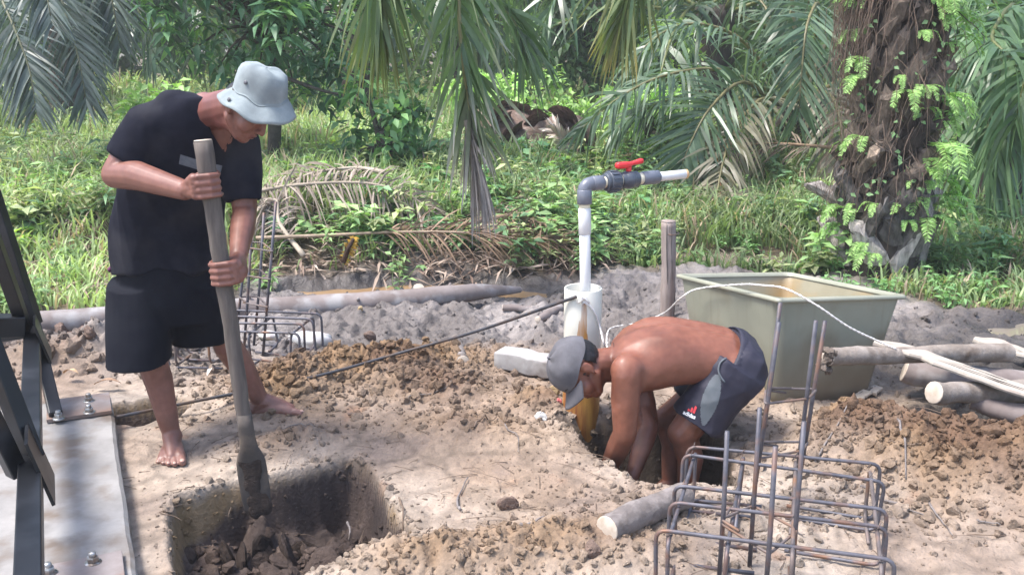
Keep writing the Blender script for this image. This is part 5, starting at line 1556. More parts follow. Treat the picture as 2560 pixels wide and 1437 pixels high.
def fib(q):
    a = R.uniform(2.6, 5.4) if q % 2 else R.uniform(2.7, 3.9); z0 = R.uniform(.6, 3.2) if q % 2 else R.uniform(1.7, 3.2); r0 = R.uniform(.25, .36)
    p = PB + [math.cos(a) * r0, math.sin(a) * r0, z0]; l = R.uniform(.25, .6) if q % 2 else R.uniform(.4, 1.0)
    return spline([p, p + [R.normal() * .04 + .08 * math.cos(a), R.normal() * .04 + .08 * math.sin(a), -.3 * l], p + [R.normal() * .07 + .06 * math.cos(a), R.normal() * .05, -l]], 6)
strands('hanging_roots', big, 620, fib, .0026, FIB)
crown = PB + [0, 0, PH]
gc, gc2 = (.055, .098, .038), (.10, .15, .068)
hang = [
    dict(pts=[crown, (1.5, 6.35, 4.3), (.5, 6.1, 4.0), at(1118, -420, 5.9), at(1140, -120, 5.85), at(1152, 100, 5.85), at(1170, 250, 5.9), at(1185, 330, 5.95)], L=.50, w=.016, n=70, droop=.35, ang=(42, 14), bare=.45, ruffle=.5, jit=.3, tipdead=.8, deadcol=(.30, .27, .25), endL=.7),
    dict(pts=[crown, (1.3, 6.2, 4.4), (0, 5.9, 4.2), at(905, -420, 5.7), at(930, -200, 5.65), at(945, -60, 5.65), at(948, 60, 5.7)], L=.52, w=.017, n=60, droop=.45, ang=(42, 10), bare=.5, ruffle=.45, jit=.3, tipdead=.14, deadcol=(.35, .22, .05), endL=.8),
    dict(pts=[crown, (2.0, 6.4, 4.2), (1.4, 6.4, 4.0), at(1660, -420, 6.5), at(1615, -190, 6.45), at(1580, -40, 6.5), at(1555, 60, 6.5)], L=.52, w=.014, n=66, droop=.45, ang=(42, 10), bare=.4, ruffle=.45, jit=.3, tipdead=.22, deadcol=(.42, .25, .04), endL=.8),
    dict(pts=[crown, (2.2, 6.9, 4.2), (1.4, 7.6, 4.1), (.6, 8.2, 3.2), at(1230, -80, 8.6), at(1290, 60, 8.8), at(1310, 120, 8.8)], L=.65, w=.02, n=70, droop=.5, ang=(55, 20), bare=.3),
]
for q, d in enumerate(hang): add_frond(big, col=gc, col2=gc2, seed=500 + q, rr=(.035, .004), rcol=(.20, .19, .09), **d)
for q in range(14):
    az = .5 + 2.4 * q; h = np.array([math.cos(az), math.sin(az), 0]); el = R.uniform(.3, 1.2)
    if h[1] < -.25 or h[0] < -.55: continue
    d0 = h * math.cos(el) + np.array([0, 0, math.sin(el)])
    add_frond(big, pts=[crown, crown + d0 * 1.3, crown + d0 * 2.3 + DOWN * .3, crown + d0 * 3.1 + DOWN * 1.1, crown + d0 * 3.4 + DOWN * 1.9], L=.6, w=.02, n=45, droop=.5, col=gc, col2=gc2, seed=540 + q, rr=(.035, .004))
# grey dried tip of the long hanging frond
V, F, C = frond([at(1165, 300, 5.93), at(1180, 380, 5.93), at(1195, 430, 5.95)], L=.33, w=.010, n=40, droop=.8, ang=(24, 8), bare=.02, col=(.26, .235, .215), col2=(.36, .33, .30), seed=77, ruffle=.25, endL=.9, rcol=(.25, .22, .18))
obj('dry_frond_tip', V, F, DRY, big, col=C)

# ---- young palm beyond, its fronds arching towards the camera
YB = at(1995, 352, 10.8); YB[2] = gz(YB[0], YB[1])
yo = thing('oil_palm', 'young oil palm with short stem and arching blue green fronds over brown litter', 'palm', YB)
trunk_stub(yo, YB - [0, 0, .2], YB + [0, 0, .55], .30, .26, TRUNK)
yc = YB + [0, 0, .55]
bl, bl2 = (.058, .098, .052), (.11, .155, .092)
for q, P in enumerate([
        [yc, at(1930, 230, 10.3), at(1800, 175, 9.8), at(1660, 190, 9.3), at(1540, 250, 9.0), at(1440, 335, 8.8)],
        [yc, at(1940, 260, 10.3), at(1860, 205, 9.6), at(1780, 265, 9.1), at(1730, 350, 8.9), at(1700, 425, 8.8)],
        [yc, at(2035, 120, 10.2), at(2045, 10, 9.7), at(2018, 60, 9.2), at(2005, 170, 9.0), at(1995, 300, 8.9)],
        [yc, at(1900, 290, 10.5), at(1780, 240, 10.2), at(1640, 260, 10.0), at(1530, 330, 9.9)],
        [yc, at(1960, 260, 10.2), at(1900, 250, 9.6), at(1830, 340, 9.0), at(1795, 470, 8.5), at(1790, 590, 8.2)],
        [yc, at(2050, 230, 10.2), at(2090, 260, 9.6), at(2110, 380, 9.1), at(2105, 500, 8.7), at(2090, 590, 8.4)],
        [yc, at(2100, 200, 10.5), at(2220, 120, 10.2), at(2360, 160, 10.0), at(2470, 260, 9.8)],
        [yc, at(1960, 150, 11.4), at(1900, 0, 12), at(1780, -60, 12.4), at(1640, 40, 12.6)],
        [yc, at(2060, 120, 11.4), at(2140, -40, 12), at(2300, -80, 12.4), at(2440, 20, 12.6)],
        [yc, at(1985, 60, 11), at(1960, -150, 11), at(1900, -260, 10.8), at(1830, -180, 10.5)],
        [yc, at(1930, 190, 10.6), at(1840, 90, 10.4), at(1720, 60, 10.2), at(1620, 110, 10.0), at(1560, 200, 9.9)]]):
    old = q in (4, 5)
    add_frond(yo, pts=P, L=.56, w=.017, n=66, droop=.55 if q not in (1, 2) else .2, up=(0, 0, 1) if q not in (1, 2) else (0, -1, .3), jit=.1, ang=(62, 32), col=bl if not old else (.10, .10, .06), col2=bl2 if not old else (.17, .15, .10), seed=600 + q, rr=(.03, .005), rcol=(.17, .15, .07), ruffle=.2, bare=.2)

# ---- palm at the left with hanging fronds
LB = np.array([-6.3, 10.4, 0.0]); LB[2] = gz(*LB[:2]); lc_ = LB + [0, 0, 2.4]
lp_ = thing('oil_palm', 'oil palm with grey green fronds hanging over the bright grass', 'palm', LB)
trunk_stub(lp_, LB - [0, 0, .2], lc_, .36, .32, TRUNK)
for q, P in enumerate([
        [lc_, at(60, -330, 9), at(110, -160, 8.7), at(160, 20, 8.4), at(195, 140, 8.3), at(218, 265, 8.2)],
        [lc_, at(-80, -250, 9), at(-20, -60, 8.5), at(40, 80, 8.2), at(75, 180, 8.1), at(90, 280, 8.0)],
        [lc_, at(150, -330, 9.2), at(230, -150, 8.9), at(275, -20, 8.7), at(300, 120, 8.6)],
        [lc_, at(-60, -300, 8.6), at(30, -200, 7.8), at(100, -80, 7.4), at(130, 60, 7.2)],
        [lc_, at(200, -280, 9.8), at(330, -150, 9.8), at(400, -20, 9.9), at(440, 110, 10)],
        [lc_, at(-160, -200, 9), at(-150, 0, 8.4), at(-110, 150, 8.1), at(-90, 270, 8.0)],
        [lc_, at(-20, -300, 10.5), at(-60, -120, 11), at(-60, 60, 11.2), at(-50, 190, 11.2)],
        [lc_, at(120, -350, 10.5), at(200, -150, 11), at(230, 40, 11.2), at(240, 190, 11.3)]]):
    add_frond(lp_, pts=P, L=.46, w=.013, n=92, droop=.22, ang=(60, 30), col=(.062, .082, .070), col2=(.105, .130, .115), seed=700 + q, rr=(.022, .004), rcol=(.15, .15, .09), ruffle=.10, jit=.08, bare=.2, up=(.1, -1, .25), endL=.35)

# ---- palms further back
back = [((-6.6, 14.5), 2.6, 'tall palm far behind the hanging grey green fronds'), ((-2.6, 16.5), 2.2, 'palm in the shade behind the broadleaf tree'), ((1.6, 18.0), 2.8, 'palm in the gap beyond the fallen trunks'),
        ((4.9, 14.0), 2.0, 'palm just behind the young oil palm'), ((7.6, 12.0), 1.9, 'palm beyond the big fern covered trunk'), ((2.9, 14.2), 1.7, 'low palm left of the young palm, in the back row'), ((9.2, 17.5), 3.0, 'tall palm deep in the plantation on the trunk side')]
for q, ((x, y), h, lab) in enumerate(back):
    dark = (.050, .080, .042) if q not in (4,) else (.07, .13, .05)
    palm(lab, (x, y, gz(x, y)), h, 15, 3.9, 800 + q, dark, tuple(c * 1.6 for c in dark), ll=.75, w=.026, n=38, group=None)
# fronds over the trunk's right side
RB = np.array([4.35, 8.6, gz(4.35, 8.6)]); rc_ = RB + [0, 0, 1.0]
rp2 = thing('oil_palm', 'short palm behind the big trunk with shining drooping fronds', 'palm', RB)
trunk_stub(rp2, RB - [0, 0, .2], rc_, .3, .27, TRUNK)
for q, P in enumerate([
        [rc_, at(2520, 40, 8.6), at(2440, 60, 8.2), at(2400, 150, 7.8), at(2385, 260, 7.6)],
        [rc_, at(2540, 20, 8.2), at(2480, 90, 7.7), at(2530, 150, 7.4), at(2600, 260, 7.2)],
        [rc_, at(2560, 180, 8), at(2500, 220, 7.6), at(2470, 320, 7.4), at(2460, 420, 7.3)],
        [rc_, at(2700, 60, 8), at(2640, 100, 7.5), at(2570, 180, 7.2), at(2540, 300, 7.1)],
        [rc_, at(2480, -20, 9), at(2380, 20, 9), at(2300, 100, 9)], [rc_, at(2750, 0, 9), at(2850, 80, 9), at(2950, 200, 9)], [rc_, at(2620, -60, 9.4), at(2600, -200, 10), at(2540, -150, 10.5)]]):
    add_frond(rp2, pts=P, L=.62, w=.020, n=55, droop=.7, col=(.065, .12, .05), col2=(.12, .19, .085), seed=900 + q, rr=(.028, .005), ruffle=.3, bare=.15)

# ---- broadleaf tree: whorls of long drooping leaves
MT = np.array([-2.35, 9.3, 0.0]); MT[2] = gz(*MT[:2])
mt = thing('broadleaf_tree', 'dark green tree with drooping pointed leaves behind the bucket hat', 'tree', MT)
R = np.random.default_rng(41)
trunk_stub(mt, MT - [0, 0, .2], MT + [.1, 0, 1.5], .07, .05, WBARK)
cen_ = MT + [0.05, 0, 2.05]
tips = []
for k in range(46):
    d = nrm(R.normal(size=3) + [0, -.35, 0]); r_ = R.uniform(.75, 1.05)
    e = cen_ + d * np.array([1.45, 1.15, 1.25]) * r_
    m_ = (MT + [.1, 0, 1.3]) * .45 + e * .55 + [0, 0, .15]
    G().tube(spline([MT + [.1, 0, 1.2 + .3 * R.random()], m_, e], 8), np.linspace(.022, .006, 8), 5).build('branch', WBARK, mt)
    tips.append(e)
    for j in range(5): tips.append(m_ * (1 - (q_ := R.uniform(.2, 1))) + e * q_ + R.normal(size=3) * .22)
crown_o = None
lm = LM(); single = []
W = []
for e in tips:
    nl = R.integers(8, 14)
    young = R.random() < .16
    for j in range(nl):
        a = 2.4 * j + R.normal() * .3
        d = np.array([math.cos(a), math.sin(a), R.uniform(-.9, .35)])
        c = np.array([.030, .075, .032]) * R.uniform(.7, 1.5) if not young else np.array([.10, .19, .05]) * R.uniform(.8, 1.2)
        W.append((e + R.normal(size=3) * .05, d, R.uniform(.13, .23), c))
W.sort(key=lambda w_: w_[0][1])
big_l, rest = W[:300], W[300:]
lm.leaves([w_[0] for w_ in rest], [w_[1] for w_ in rest], np.tile([0, 0, 1.0], (len(rest), 1)) + R.normal(size=(len(rest), 3)) * .3, np.array([w_[2] for w_ in rest]), np.array([w_[2] * .155 for w_ in rest]), np.array([w_[3] for w_ in rest]), .35)
crown_o = lm.build('crown', LEAF, mt, kind='stuff')
protos = []
for q, c in enumerate(((.028, .070, .030), (.040, .095, .038), (.055, .12, .045), (.10, .19, .05))):
    l1 = LM(); l1.leaves(np.zeros((1, 3)), np.array([[1.0, 0, 0]]), np.array([[0, 0, 1.0]]), 1.0, .155, np.array([c]), .3)
    protos.append(mesh_of('leaf', np.concatenate(l1.V), np.concatenate(l1.F), LEAF, np.concatenate(l1.C)))
for p, d, L, c in big_l:
    o = bpy.data.objects.new('leaf', protos[int(np.clip(round((c[1] - .05) / .035), 0, 3))])
    d = nrm(d); zq = nrm(np.array([0, 0, 1.0]) + R.normal(size=3) * .3); y_ = nrm(np.cross(zq, d)); z_ = np.cross(d, y_)
    o.matrix_basis = Matrix(((d[0] * L, y_[0] * L, z_[0] * L, p[0] - ORG[mt.name][0]), (d[1] * L, y_[1] * L, z_[1] * L, p[1] - ORG[mt.name][1]), (d[2] * L, y_[2] * L, z_[2] * L, p[2] - ORG[mt.name][2]), (0, 0, 0, 1)))
    o.parent = crown_o
    COL.objects.link(o)
    crown_o.location = (0, 0, 0)

# ---- trees of the back row
def bush_tree(label, base, cz, rad, nl, ll, c1, c2, seed, name='forest_tree', cat='tree'):
    R = np.random.default_rng(seed); base = np.array([base[0], base[1], gz(*base)])
    t = thing(name, label, cat, base)
    trunk_stub(t, base - [0, 0, .2], base + [0, 0, cz], .10, .05, WBARK)
    ncl = max(14, nl // 60); cl = []
    for k in range(ncl):
        d = nrm(R.normal(size=3)); cl.append(base + [0, 0, cz] + d * np.array(rad) * R.uniform(.45, 1) + [0, 0, .0])
    cl = np.array(cl)
    for q in range(min(ncl, 9)): G().tube(spline([base + [0, 0, cz * .5], (base + [0, 0, cz] + cl[q]) / 2, cl[q]], 6), np.linspace(.035, .008, 6), 5).build('branch', WBARK, t)
    i = R.integers(0, ncl, nl); off = nrm(R.normal(size=(nl, 3))) * (R.random((nl, 1)) ** .5) * (np.mean(rad) * .36)
    P = cl[i] + off; P[:, 2] = np.maximum(P[:, 2], base[2] + .05)
    D = nrm(off) * .6 + R.normal(size=(nl, 3)) * .5 + [0, 0, -.25]
    k = R.random((nl, 1)); shade = R.uniform(.75, 1.25, (ncl, 1))[i]
    C = (np.array(c1) * (1 - k) + np.array(c2) * k) * shade
    lm = LM(); lm.leaves(P, D, np.tile([0, 0, 1.0], (nl, 1)) + R.normal(size=(nl, 3)) * .4, ll * R.uniform(.7, 1.3, nl), ll * .24, C, .2)
    lm.build('crown', LEAF, t, kind='stuff')
    return t
trees = [((-8.5, 17), 2.2, (2.2, 1.6, 2.2), 2600, .20, 'leafy dark tree at the far end of the grass'), ((-5.2, 19), 2.2, (2.4, 1.6, 2.4), 2800, .20, 'shaded tree behind the far palms'),
         ((-1.2, 20.5), 2.0, (2.2, 1.6, 2.2), 2800, .20, 'bright green tree in the gap over the fallen trunks'), ((1.3, 15.0), 1.6, (1.1, .9, 1.3), 2400, .16, 'dark bushy tree standing left of the hanging yellow tipped frond'),
         ((4.2, 21), 2.2, (2.6, 1.6, 2.6), 2800, .22, 'forest tree behind the young palm'), ((8.2, 20), 2.4, (2.6, 1.6, 2.6), 2800, .22, 'forest tree behind the big palm'), ((12, 18), 2.4, (2.6, 1.8, 2.8), 2600, .22, 'forest tree at the edge of the plantation'),
         ((-11.5, 15), 2.2, (2.4, 1.8, 2.4), 2400, .2, 'forest tree beyond the left palm'), ((-.2, 24), 3.0, (3.2, 1.8, 3.0), 2600, .26, 'pale sunlit tree closing the far gap'), ((2.6, 25), 3.0, (3.2, 1.8, 3.0), 2600, .26, 'pale tree far behind the dark bushy tree')]
for q, (b, cz, rad, nl, ll, lab) in enumerate(trees):
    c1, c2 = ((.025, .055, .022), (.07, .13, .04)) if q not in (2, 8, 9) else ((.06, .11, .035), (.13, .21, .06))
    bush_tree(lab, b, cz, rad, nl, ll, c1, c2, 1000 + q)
bush_tree('tall spindly light green weed shrub beside the hanging yellow tipped frond', (1.95, 12.0), .75, (.35, .3, .75), 900, .09, (.12, .20, .05), (.19, .28, .09), 1050, 'weed_shrub', 'shrub')
for q, (x_, y_, lab) in enumerate(((.2, 11.8, 'bright bush in the gap behind the fallen trunk'), (.75, 13.2, 'pale bush between the fallen trunk and the dark bushy tree'), (-.5, 12.6, 'light green bush behind the hanging grey frond'), (1.5, 10.6, 'light bush at the tip of the arching fronds'))):
    bush_tree(lab, (x_, y_), .38, (.55, .45, .42), 900, .11, (.11, .20, .05), (.20, .31, .10), 1060 + q, 'bush', 'bush')
bush_tree('leafy shrub growing under the broadleaf tree near the thin branch', (-1.15, 8.6), .5, (.5, .4, .45), 700, .13, (.035, .09, .035), (.09, .17, .05), 1051, 'shrub', 'shrub')
bush_tree('tall light green weed beside the shoulder of the standing man', (-2.75, 7.9), .55, (.38, .3, .5), 700, .10, (.10, .19, .05), (.17, .27, .08), 1052, 'weed_shrub', 'shrub')
G().tube(spline([at(700, 190, 8.9), at(800, 225, 8.7), at(880, 245, 8.6), at(960, 290, 8.6)], 14), np.linspace(.02, .006, 14), 6).build('bare_branch', WBARK, label='thin dark bare branch reaching out from the broadleaf tree', cat='branch')
# forest closing the view on every side of the clearing (reads as one mass)
R = np.random.default_rng(61); lm = LM(); n = 38000
ph = R.uniform(-1.2, 1.2, n) ; rad_ = R.uniform(27, 34, n)
P = np.stack([np.sin(ph) * rad_, np.cos(ph) * rad_, R.uniform(0, 1, n) ** .8 * 9], 1)
k = R.random((n, 1)); cl = vn(P[:, 0] * .6 + P[:, 2], P[:, 2] * .7, 5)[:, None]
lm.leaves(P, R.normal(size=(n, 3)) + [0, 0, -.3], np.tile([0, 0, 1.0], (n, 1)) + R.normal(size=(n, 3)) * .5, R.uniform(.5, .9, n), .16, (np.array([.03, .06, .025]) * (1 - k) + np.array([.09, .15, .05]) * k) * (.5 + cl), .2)
lm.build('far_forest', LEAF, kind='stuff', label='dense green forest closing the view behind the palms', cat='forest')

# ---- fallen trunks in the gap
for q, (a, b, r, lab) in enumerate(((at(1225, 262, 11.5), at(1330, 330, 10.4), .28, 'rotting fallen palm trunk on the bank behind the hanging frond'), (at(1440, 285, 11.2), at(1365, 325, 10.6), .26, 'broken dark palm stump with a frayed end beside the ferns'))):
    a = np.array(a); b = np.array(b); a[2] = gz(a[0], a[1]) + r * .9; b[2] = gz(b[0], b[1]) + r * .8
    t = thing('fallen_trunk', lab, 'trunk', (a + b) / 2 - [0, 0, r])
    P = spline([a, (a + b) / 2 + [0, 0, .04], b], 12)
    G().tube(P, r * (1 + .12 * np.random.default_rng(q).normal(size=12)), 18).build('bark', M('rotten_bark', (.10, .065, .05), (.20, .14, .11), scale=10, rough=.95, bump=.03, bscale=12, c3=(.26, .22, .19), s3=5), t)
    for j in range(26):
        d = nrm(b - a); x = nrm(np.cross(d, [0, 0, 1])); an = R.uniform(-.3, 3.4); i = R.integers(1, 11)
        hq = x * math.cos(an) + np.array([0, 0, 1]) * math.sin(an)
        G().loft([(P[i] + hq * (r * .8 + o_) + d * l_, np.cross(hq, d) * .07, d * .02 + hq * .02) for o_, l_ in ((0, 0), (.10, .10), (.17, .22))], 6, c=np.array([.17, .12, .10]) * R.uniform(.5, 1.6)).build('leaf_base', LBASE, t, colored=True, smooth=False)
V, F, C = frond([at(1425, 385, 9.6), at(1405, 350, 9.6), at(1385, 325, 9.6)], L=.30, w=.02, n=26, droop=.2, ang=(50, 20), col=(.50, .44, .38), col2=(.62, .56, .50), bare=.0, seed=78, rcol=(.4, .35, .3))
obj('bleached_husk', V, F, DRY, col=C, label='pale bleached frayed husk lying by the broken stump', cat='husk')

# ---- dead fronds on the litter bank
tan, tan2 = (.20, .165, .13), (.33, .285, .24)
brn, brn2 = (.18, .12, .078), (.29, .21, .15)
def bk(x, y, Y): return at(x, y, Y)
deadf = [
    (dict(pts=[bk(560, 500, 6.6), bk(700, 468, 6.7), bk(860, 456, 6.8), bk(960, 466, 6.8), bk(1050, 505, 6.8), bk(1115, 570, 6.7)], L=.42, w=.007, n=80, droop=.75, ang=(75, 45), col=tan, col2=tan2, rcol=(.34, .29, .23), up=(0, -.6, .8), bare=.1, ruffle=.25, rr=(.016, .004)), 'large dead grey palm frond arched on top of the litter bank'),
    (dict(pts=[bk(640, 595, 6.35), bk(820, 588, 6.4), bk(1000, 580, 6.4), bk(1180, 582, 6.4), bk(1320, 600, 6.4), bk(1430, 612, 6.4)], L=.40, w=.006, n=85, droop=.45, ang=(35, 22), col=brn, col2=brn2, rcol=(.34, .27, .20), up=(0, -.5, .85), bare=.35, ruffle=.35, rr=(.014, .003)), 'brown dead palm frond lying along the bank towards the riser pipe'),
    (dict(pts=[bk(1160, 560, 6.6), bk(1280, 540, 6.7), bk(1390, 575, 6.5), bk(1440, 640, 6.4)], L=.3, w=.006, n=40, droop=.7, ang=(50, 30), col=brn, col2=brn2, rcol=(.3, .22, .15), up=(0, -.5, .85), ruffle=.4), 'small brown dead frond drooping beside the riser pipe'),
    (dict(pts=[bk(0, 540, 6.9), bk(100, 530, 6.8), bk(200, 560, 6.6), bk(240, 620, 6.5)], L=.35, w=.006, n=46, droop=.7, ang=(55, 30), col=tan, col2=tan2, rcol=(.45, .38, .28), up=(0, -.5, .85), ruffle=.4), 'dry frond in the weeds behind the steel frame'),
    (dict(pts=[bk(760, 640, 6.3), bk(700, 560, 6.5), bk(690, 500, 6.6), bk(640, 520, 6.6)], L=.35, w=.007, n=44, droop=.8, ang=(60, 40), col=tan, col2=tan2, rcol=(.4, .35, .28), up=(0, -.5, .85), ruffle=.4), 'broken dead frond between the cage bars and the arched one'),
    (dict(pts=[bk(960, 430, 7.2), bk(880, 420, 7.3), bk(760, 440, 7.1), bk(680, 500, 6.9)], L=.4, w=.007, n=60, droop=.6, ang=(60, 35), col=tan, col2=tan2, rcol=(.4, .35, .28), up=(0, -.4, .9), ruffle=.4), 'dead grey frond tangled in weeds at the top of the bank'),
    (dict(pts=[at(1795, 400, 9.2), at(1800, 480, 8.6), at(1795, 560, 8.1), at(1790, 620, 7.8)], L=.5, w=.008, n=50, droop=.2, ang=(65, 40), col=(.20, .17, .10), col2=(.30, .27, .19), rcol=(.30, .16, .08), up=(0, -.7, .7), ruffle=.3), 'browning frond hanging down to the edge of the pool'),
    (dict(pts=[at(2100, 370, 9.0), at(1900, 360, 9.4), at(1760, 400, 9.0)], L=.5, w=.008, n=50, droop=.4, ang=(55, 35), col=(.16, .13, .10), col2=(.26, .21, .17), rcol=(.25, .18, .12), up=(0, -.5, .8), ruffle=.4), 'brown frond lying on the litter under the young palm')]
for q, (d, lab) in enumerate(deadf):
    V, F, C = frond(seed=1100 + q, jit=.3, **d)
    obj('dead_frond', V, F, DRY, col=C, label=lab, cat='dead frond')
# curled yellow frond with dark stripes
V, F, C = frond([at(858, 655, 6.2), at(872, 620, 6.18), at(885, 595, 6.2)], L=.055, w=.009, n=14, droop=.3, ang=(80, 55), col=(.34, .20, .03), col2=(.42, .27, .05), bare=0, seed=79, up=(0, -1, .2), rr=(.02, .012), rcol=(.05, .03, .02), ruffle=.1, jit=.05, endL=.9)
obj('yellow_fern_leaf', V, F, DRY, col=C, label='dying yellow fern leaf with dark stripes on the bank', cat='leaf')

# ---- ferns: on the trunk, by the fallen trunks, in the grass
def fern(label, p, n, L, seed, lean=(0, 0, 1), spread=1.0, c=(.09, .19, .04), c2=(.17, .30, .07), hang_=0.0, group=None, face=None):
    R = np.random.default_rng(seed); p = np.array(p, float)
    t = thing('fern', label, 'fern', p, group)
    for k in range(n):
        az = R.uniform(0, 2 * math.pi) if face is None else face + R.normal() * .6
        h = np.array([math.cos(az), math.sin(az), 0]); l = L * R.uniform(.6, 1.15)
        d = nrm(h * spread + np.array(lean) * R.uniform(.5, 1))
        pts = [p, p + d * l * .4, p + d * l * .7 + DOWN * l * (.05 + .15 * hang_), p + d * l * .9 + DOWN * l * (.2 + .45 * hang_)]
        V, F, C = frond(pts, L=l * .20, w=l * .011 + .0015, n=30, droop=.15, col=c, col2=c2, ang=(80, 55), seed=seed * 50 + k, bare=.1, rr=(.003, .001), rcol=(.12, .16, .05), ruffle=.08, jit=.05, endL=.15)
        obj('frond', V, F, LEAF, t, col=C)
    return t
R = np.random.default_rng(71)
for q in range(66):
    left = q % 3
    a = (R.uniform(2.7, 4.2), R.uniform(5.2, 6.9), R.uniform(4.2, 5.4))[left]
    z = (R.uniform(.15, 2.4), R.uniform(.2, 2.4), R.uniform(.4, 2.3))[left]
    p = PB + [math.cos(a) * .28, math.sin(a) * .28, z]
    zone = ('near the foot' if z < .7 else 'halfway up' if z < 1.5 else 'high up') + (' on the pool side' if left == 0 else ' behind the pool side' if left == 1 else ' on the tank side')
    fern('green fern growing ' + zone + ' of the big palm trunk', p, R.integers(3, 7), R.uniform(.13, .28) * (1.25 if left == 1 else .85), 1200 + q, lean=(0, 0, .35), hang_=.9, group='ferns ' + zone + ' of the big palm', face=a, c=(.10, .19, .045) if left != 1 else (.13, .24, .05), c2=(.19, .31, .09))
for q, (x, y, Y, L) in enumerate(((1290, 330, 9.6, .6), (1330, 280, 10, .6), (1250, 300, 9.2, .5), (1400, 280, 10.4, .7), (1340, 220, 11, .6), (1480, 300, 9.4, .5), (1240, 350, 8.8, .5), (1350, 360, 9.2, .45), (1420, 210, 12, .8), (1300, 400, 8.6, .45))):
    p = at(x, y + 40, Y); p[2] = gz(p[0], p[1])
    fern('bright yellow green fern among the fallen trunks', p, 7, L, 1300 + q, lean=(0, 0, .9), hang_=.3, group='ferns among the fallen trunks', c=(.12, .22, .04), c2=(.21, .33, .08))
for q, (x, y, Y) in enumerate(((980, 470, 7.3), (1060, 520, 6.9), (900, 400, 7.5), (1120, 420, 7.5), (720, 520, 6.8), (1000, 560, 6.7), (1130, 560, 6.6))):
    p = at(x, y, Y); p[2] = gz(p[0], p[1])
    fern('dark green fern on the litter bank between the dead fronds', p, 7, .42, 1400 + q, lean=(0, 0, .8), hang_=.4, group='ferns on the litter bank', c=(.04, .11, .04), c2=(.08, .17, .06))
for q in range(30):
    a = R.uniform(3.0, 6.3); p = PB + [math.cos(a) * .30, math.sin(a) * .30, R.uniform(.15, 2.2)]
    t = thing('creeper', 'creeper with small round leaves on the big palm trunk', 'creeper', p, 'creepers on the big palm trunk')
    P = spline([p, p + [R.normal() * .08, -.05, .15], p + [R.normal() * .12, -.04, .32], p + [R.normal() * .15, -.02, .5]], 12)
    G().tube(P, .003, 5).build('stem', WBARK, t)
    for j in range(7):
        l1 = LM(); l1.leaves(P[[j + 3]] + R.normal(size=(1, 3)) * .02, R.normal(size=(1, 3)) + [0, -.8, -.3], np.array([[0, -1, .5]]), R.uniform(.035, .06), .015, np.array([[.09, .17, .06]]) * R.uniform(.7, 1.2), .1)
        l1.build('leaf', LEAF, t)

# ---- weeds: single plants near, the rest as ground cover
def weed_geo(lm, p, h, nst, ll, c1, c2, R, lw=.26, spread=.5):
    for k in range(nst):
        az = R.uniform(0, 6.28); e = p + [math.cos(az) * h * spread * R.uniform(.2, 1), math.sin(az) * h * spread * R.uniform(.2, 1), h * R.uniform(.6, 1.1)]
        m_ = (p + e) / 2 + R.normal(size=3) * h * .08
        P = spline([p, m_, e], 9); nl = R.integers(7, 12); i = R.uniform(1.5, 8, nl); i0 = i.astype(int).clip(0, 7)
        Q = P[i0] + (P[i0 + 1] - P[i0]) * (i - i0)[:, None]
        a = 2.4 * np.arange(nl) + az
        D = np.stack([np.cos(a), np.sin(a), R.uniform(-.3, .55, nl)], 1); kq = R.random((nl, 1))
        lm.leaves(Q, D, np.tile([0, 0, 1.0], (nl, 1)) + R.normal(size=(nl, 3)) * .25, ll * R.uniform(.6, 1.2, nl), ll * lw * R.uniform(.8, 1.1), np.array(c1) * (1 - kq) + np.array(c2) * kq, .22)
        s_ = nrm(np.cross(P[-1] - P[0], [0, 1, .1])) * .0025
        V = np.stack([P - s_, P + s_], 1).reshape(-1, 3); f = []
        for j in range(8): f += [(2 * j, 2 * j + 1, 2 * j + 3), (2 * j, 2 * j + 3, 2 * j + 2)]
        lm.put(V, np.array(f), np.tile(np.array([.10, .13, .05]), (len(V), 1)))
MARKS = [((.29, 3.9), 'the riser pipe'), ((.9, 5.35), 'the wooden stake'), ((1.3, 4.9), 'the fibreglass tank'), ((2.5, 6.2), 'the foot of the big palm'), ((3.3, 5.6), 'the grey pool beyond the planks'), ((-.9, 6.8), 'the arched dead frond'),
         ((-.1, 6.5), 'the brown dead frond'), ((-1.35, 5.7), 'the long thin log'), ((-2.6, 5.6), 'the steel tower'), ((1.6, 7.3), 'the pool under the young palm'), ((-.3, 6.1), 'the cut stump'), ((-.3, 7.0), 'the grey tip of the hanging frond'), ((.6, 7.4), 'the slope under the arching fronds')]
def near(p): return min(MARKS, key=lambda m_: math.hypot(p[0] - m_[0][0], p[1] - m_[0][1]))[1]
R = np.random.default_rng(81)
spots = []
for (x0, x1, y0, y1, n, kind) in ((1320, 1660, 560, 690, 26, 0), (640, 1000, 590, 720, 13, 1), (1000, 1420, 430, 580, 20, 2), (0, 260, 520, 760, 18, 1), (2050, 2560, 620, 770, 20, 0), (680, 1080, 380, 480, 12, 3), (1420, 1700, 440, 560, 12, 2), (1700, 2100, 560, 640, 10, 0), (30, 120, 560, 700, 4, 3)):
    for k in range(n): spots.append((R.uniform(x0, x1), R.uniform(y0, y1), kind))
lab_w = {0: ('leafy green mat forming weed near', 'leafy weeds near'), 1: ('small weed with narrow leaves near', 'narrow leaved weeds near'), 2: ('broad leaved dark weed near', 'broad leaved weeds near'), 3: ('light yellow green weed seedling near', 'light green weeds near')}
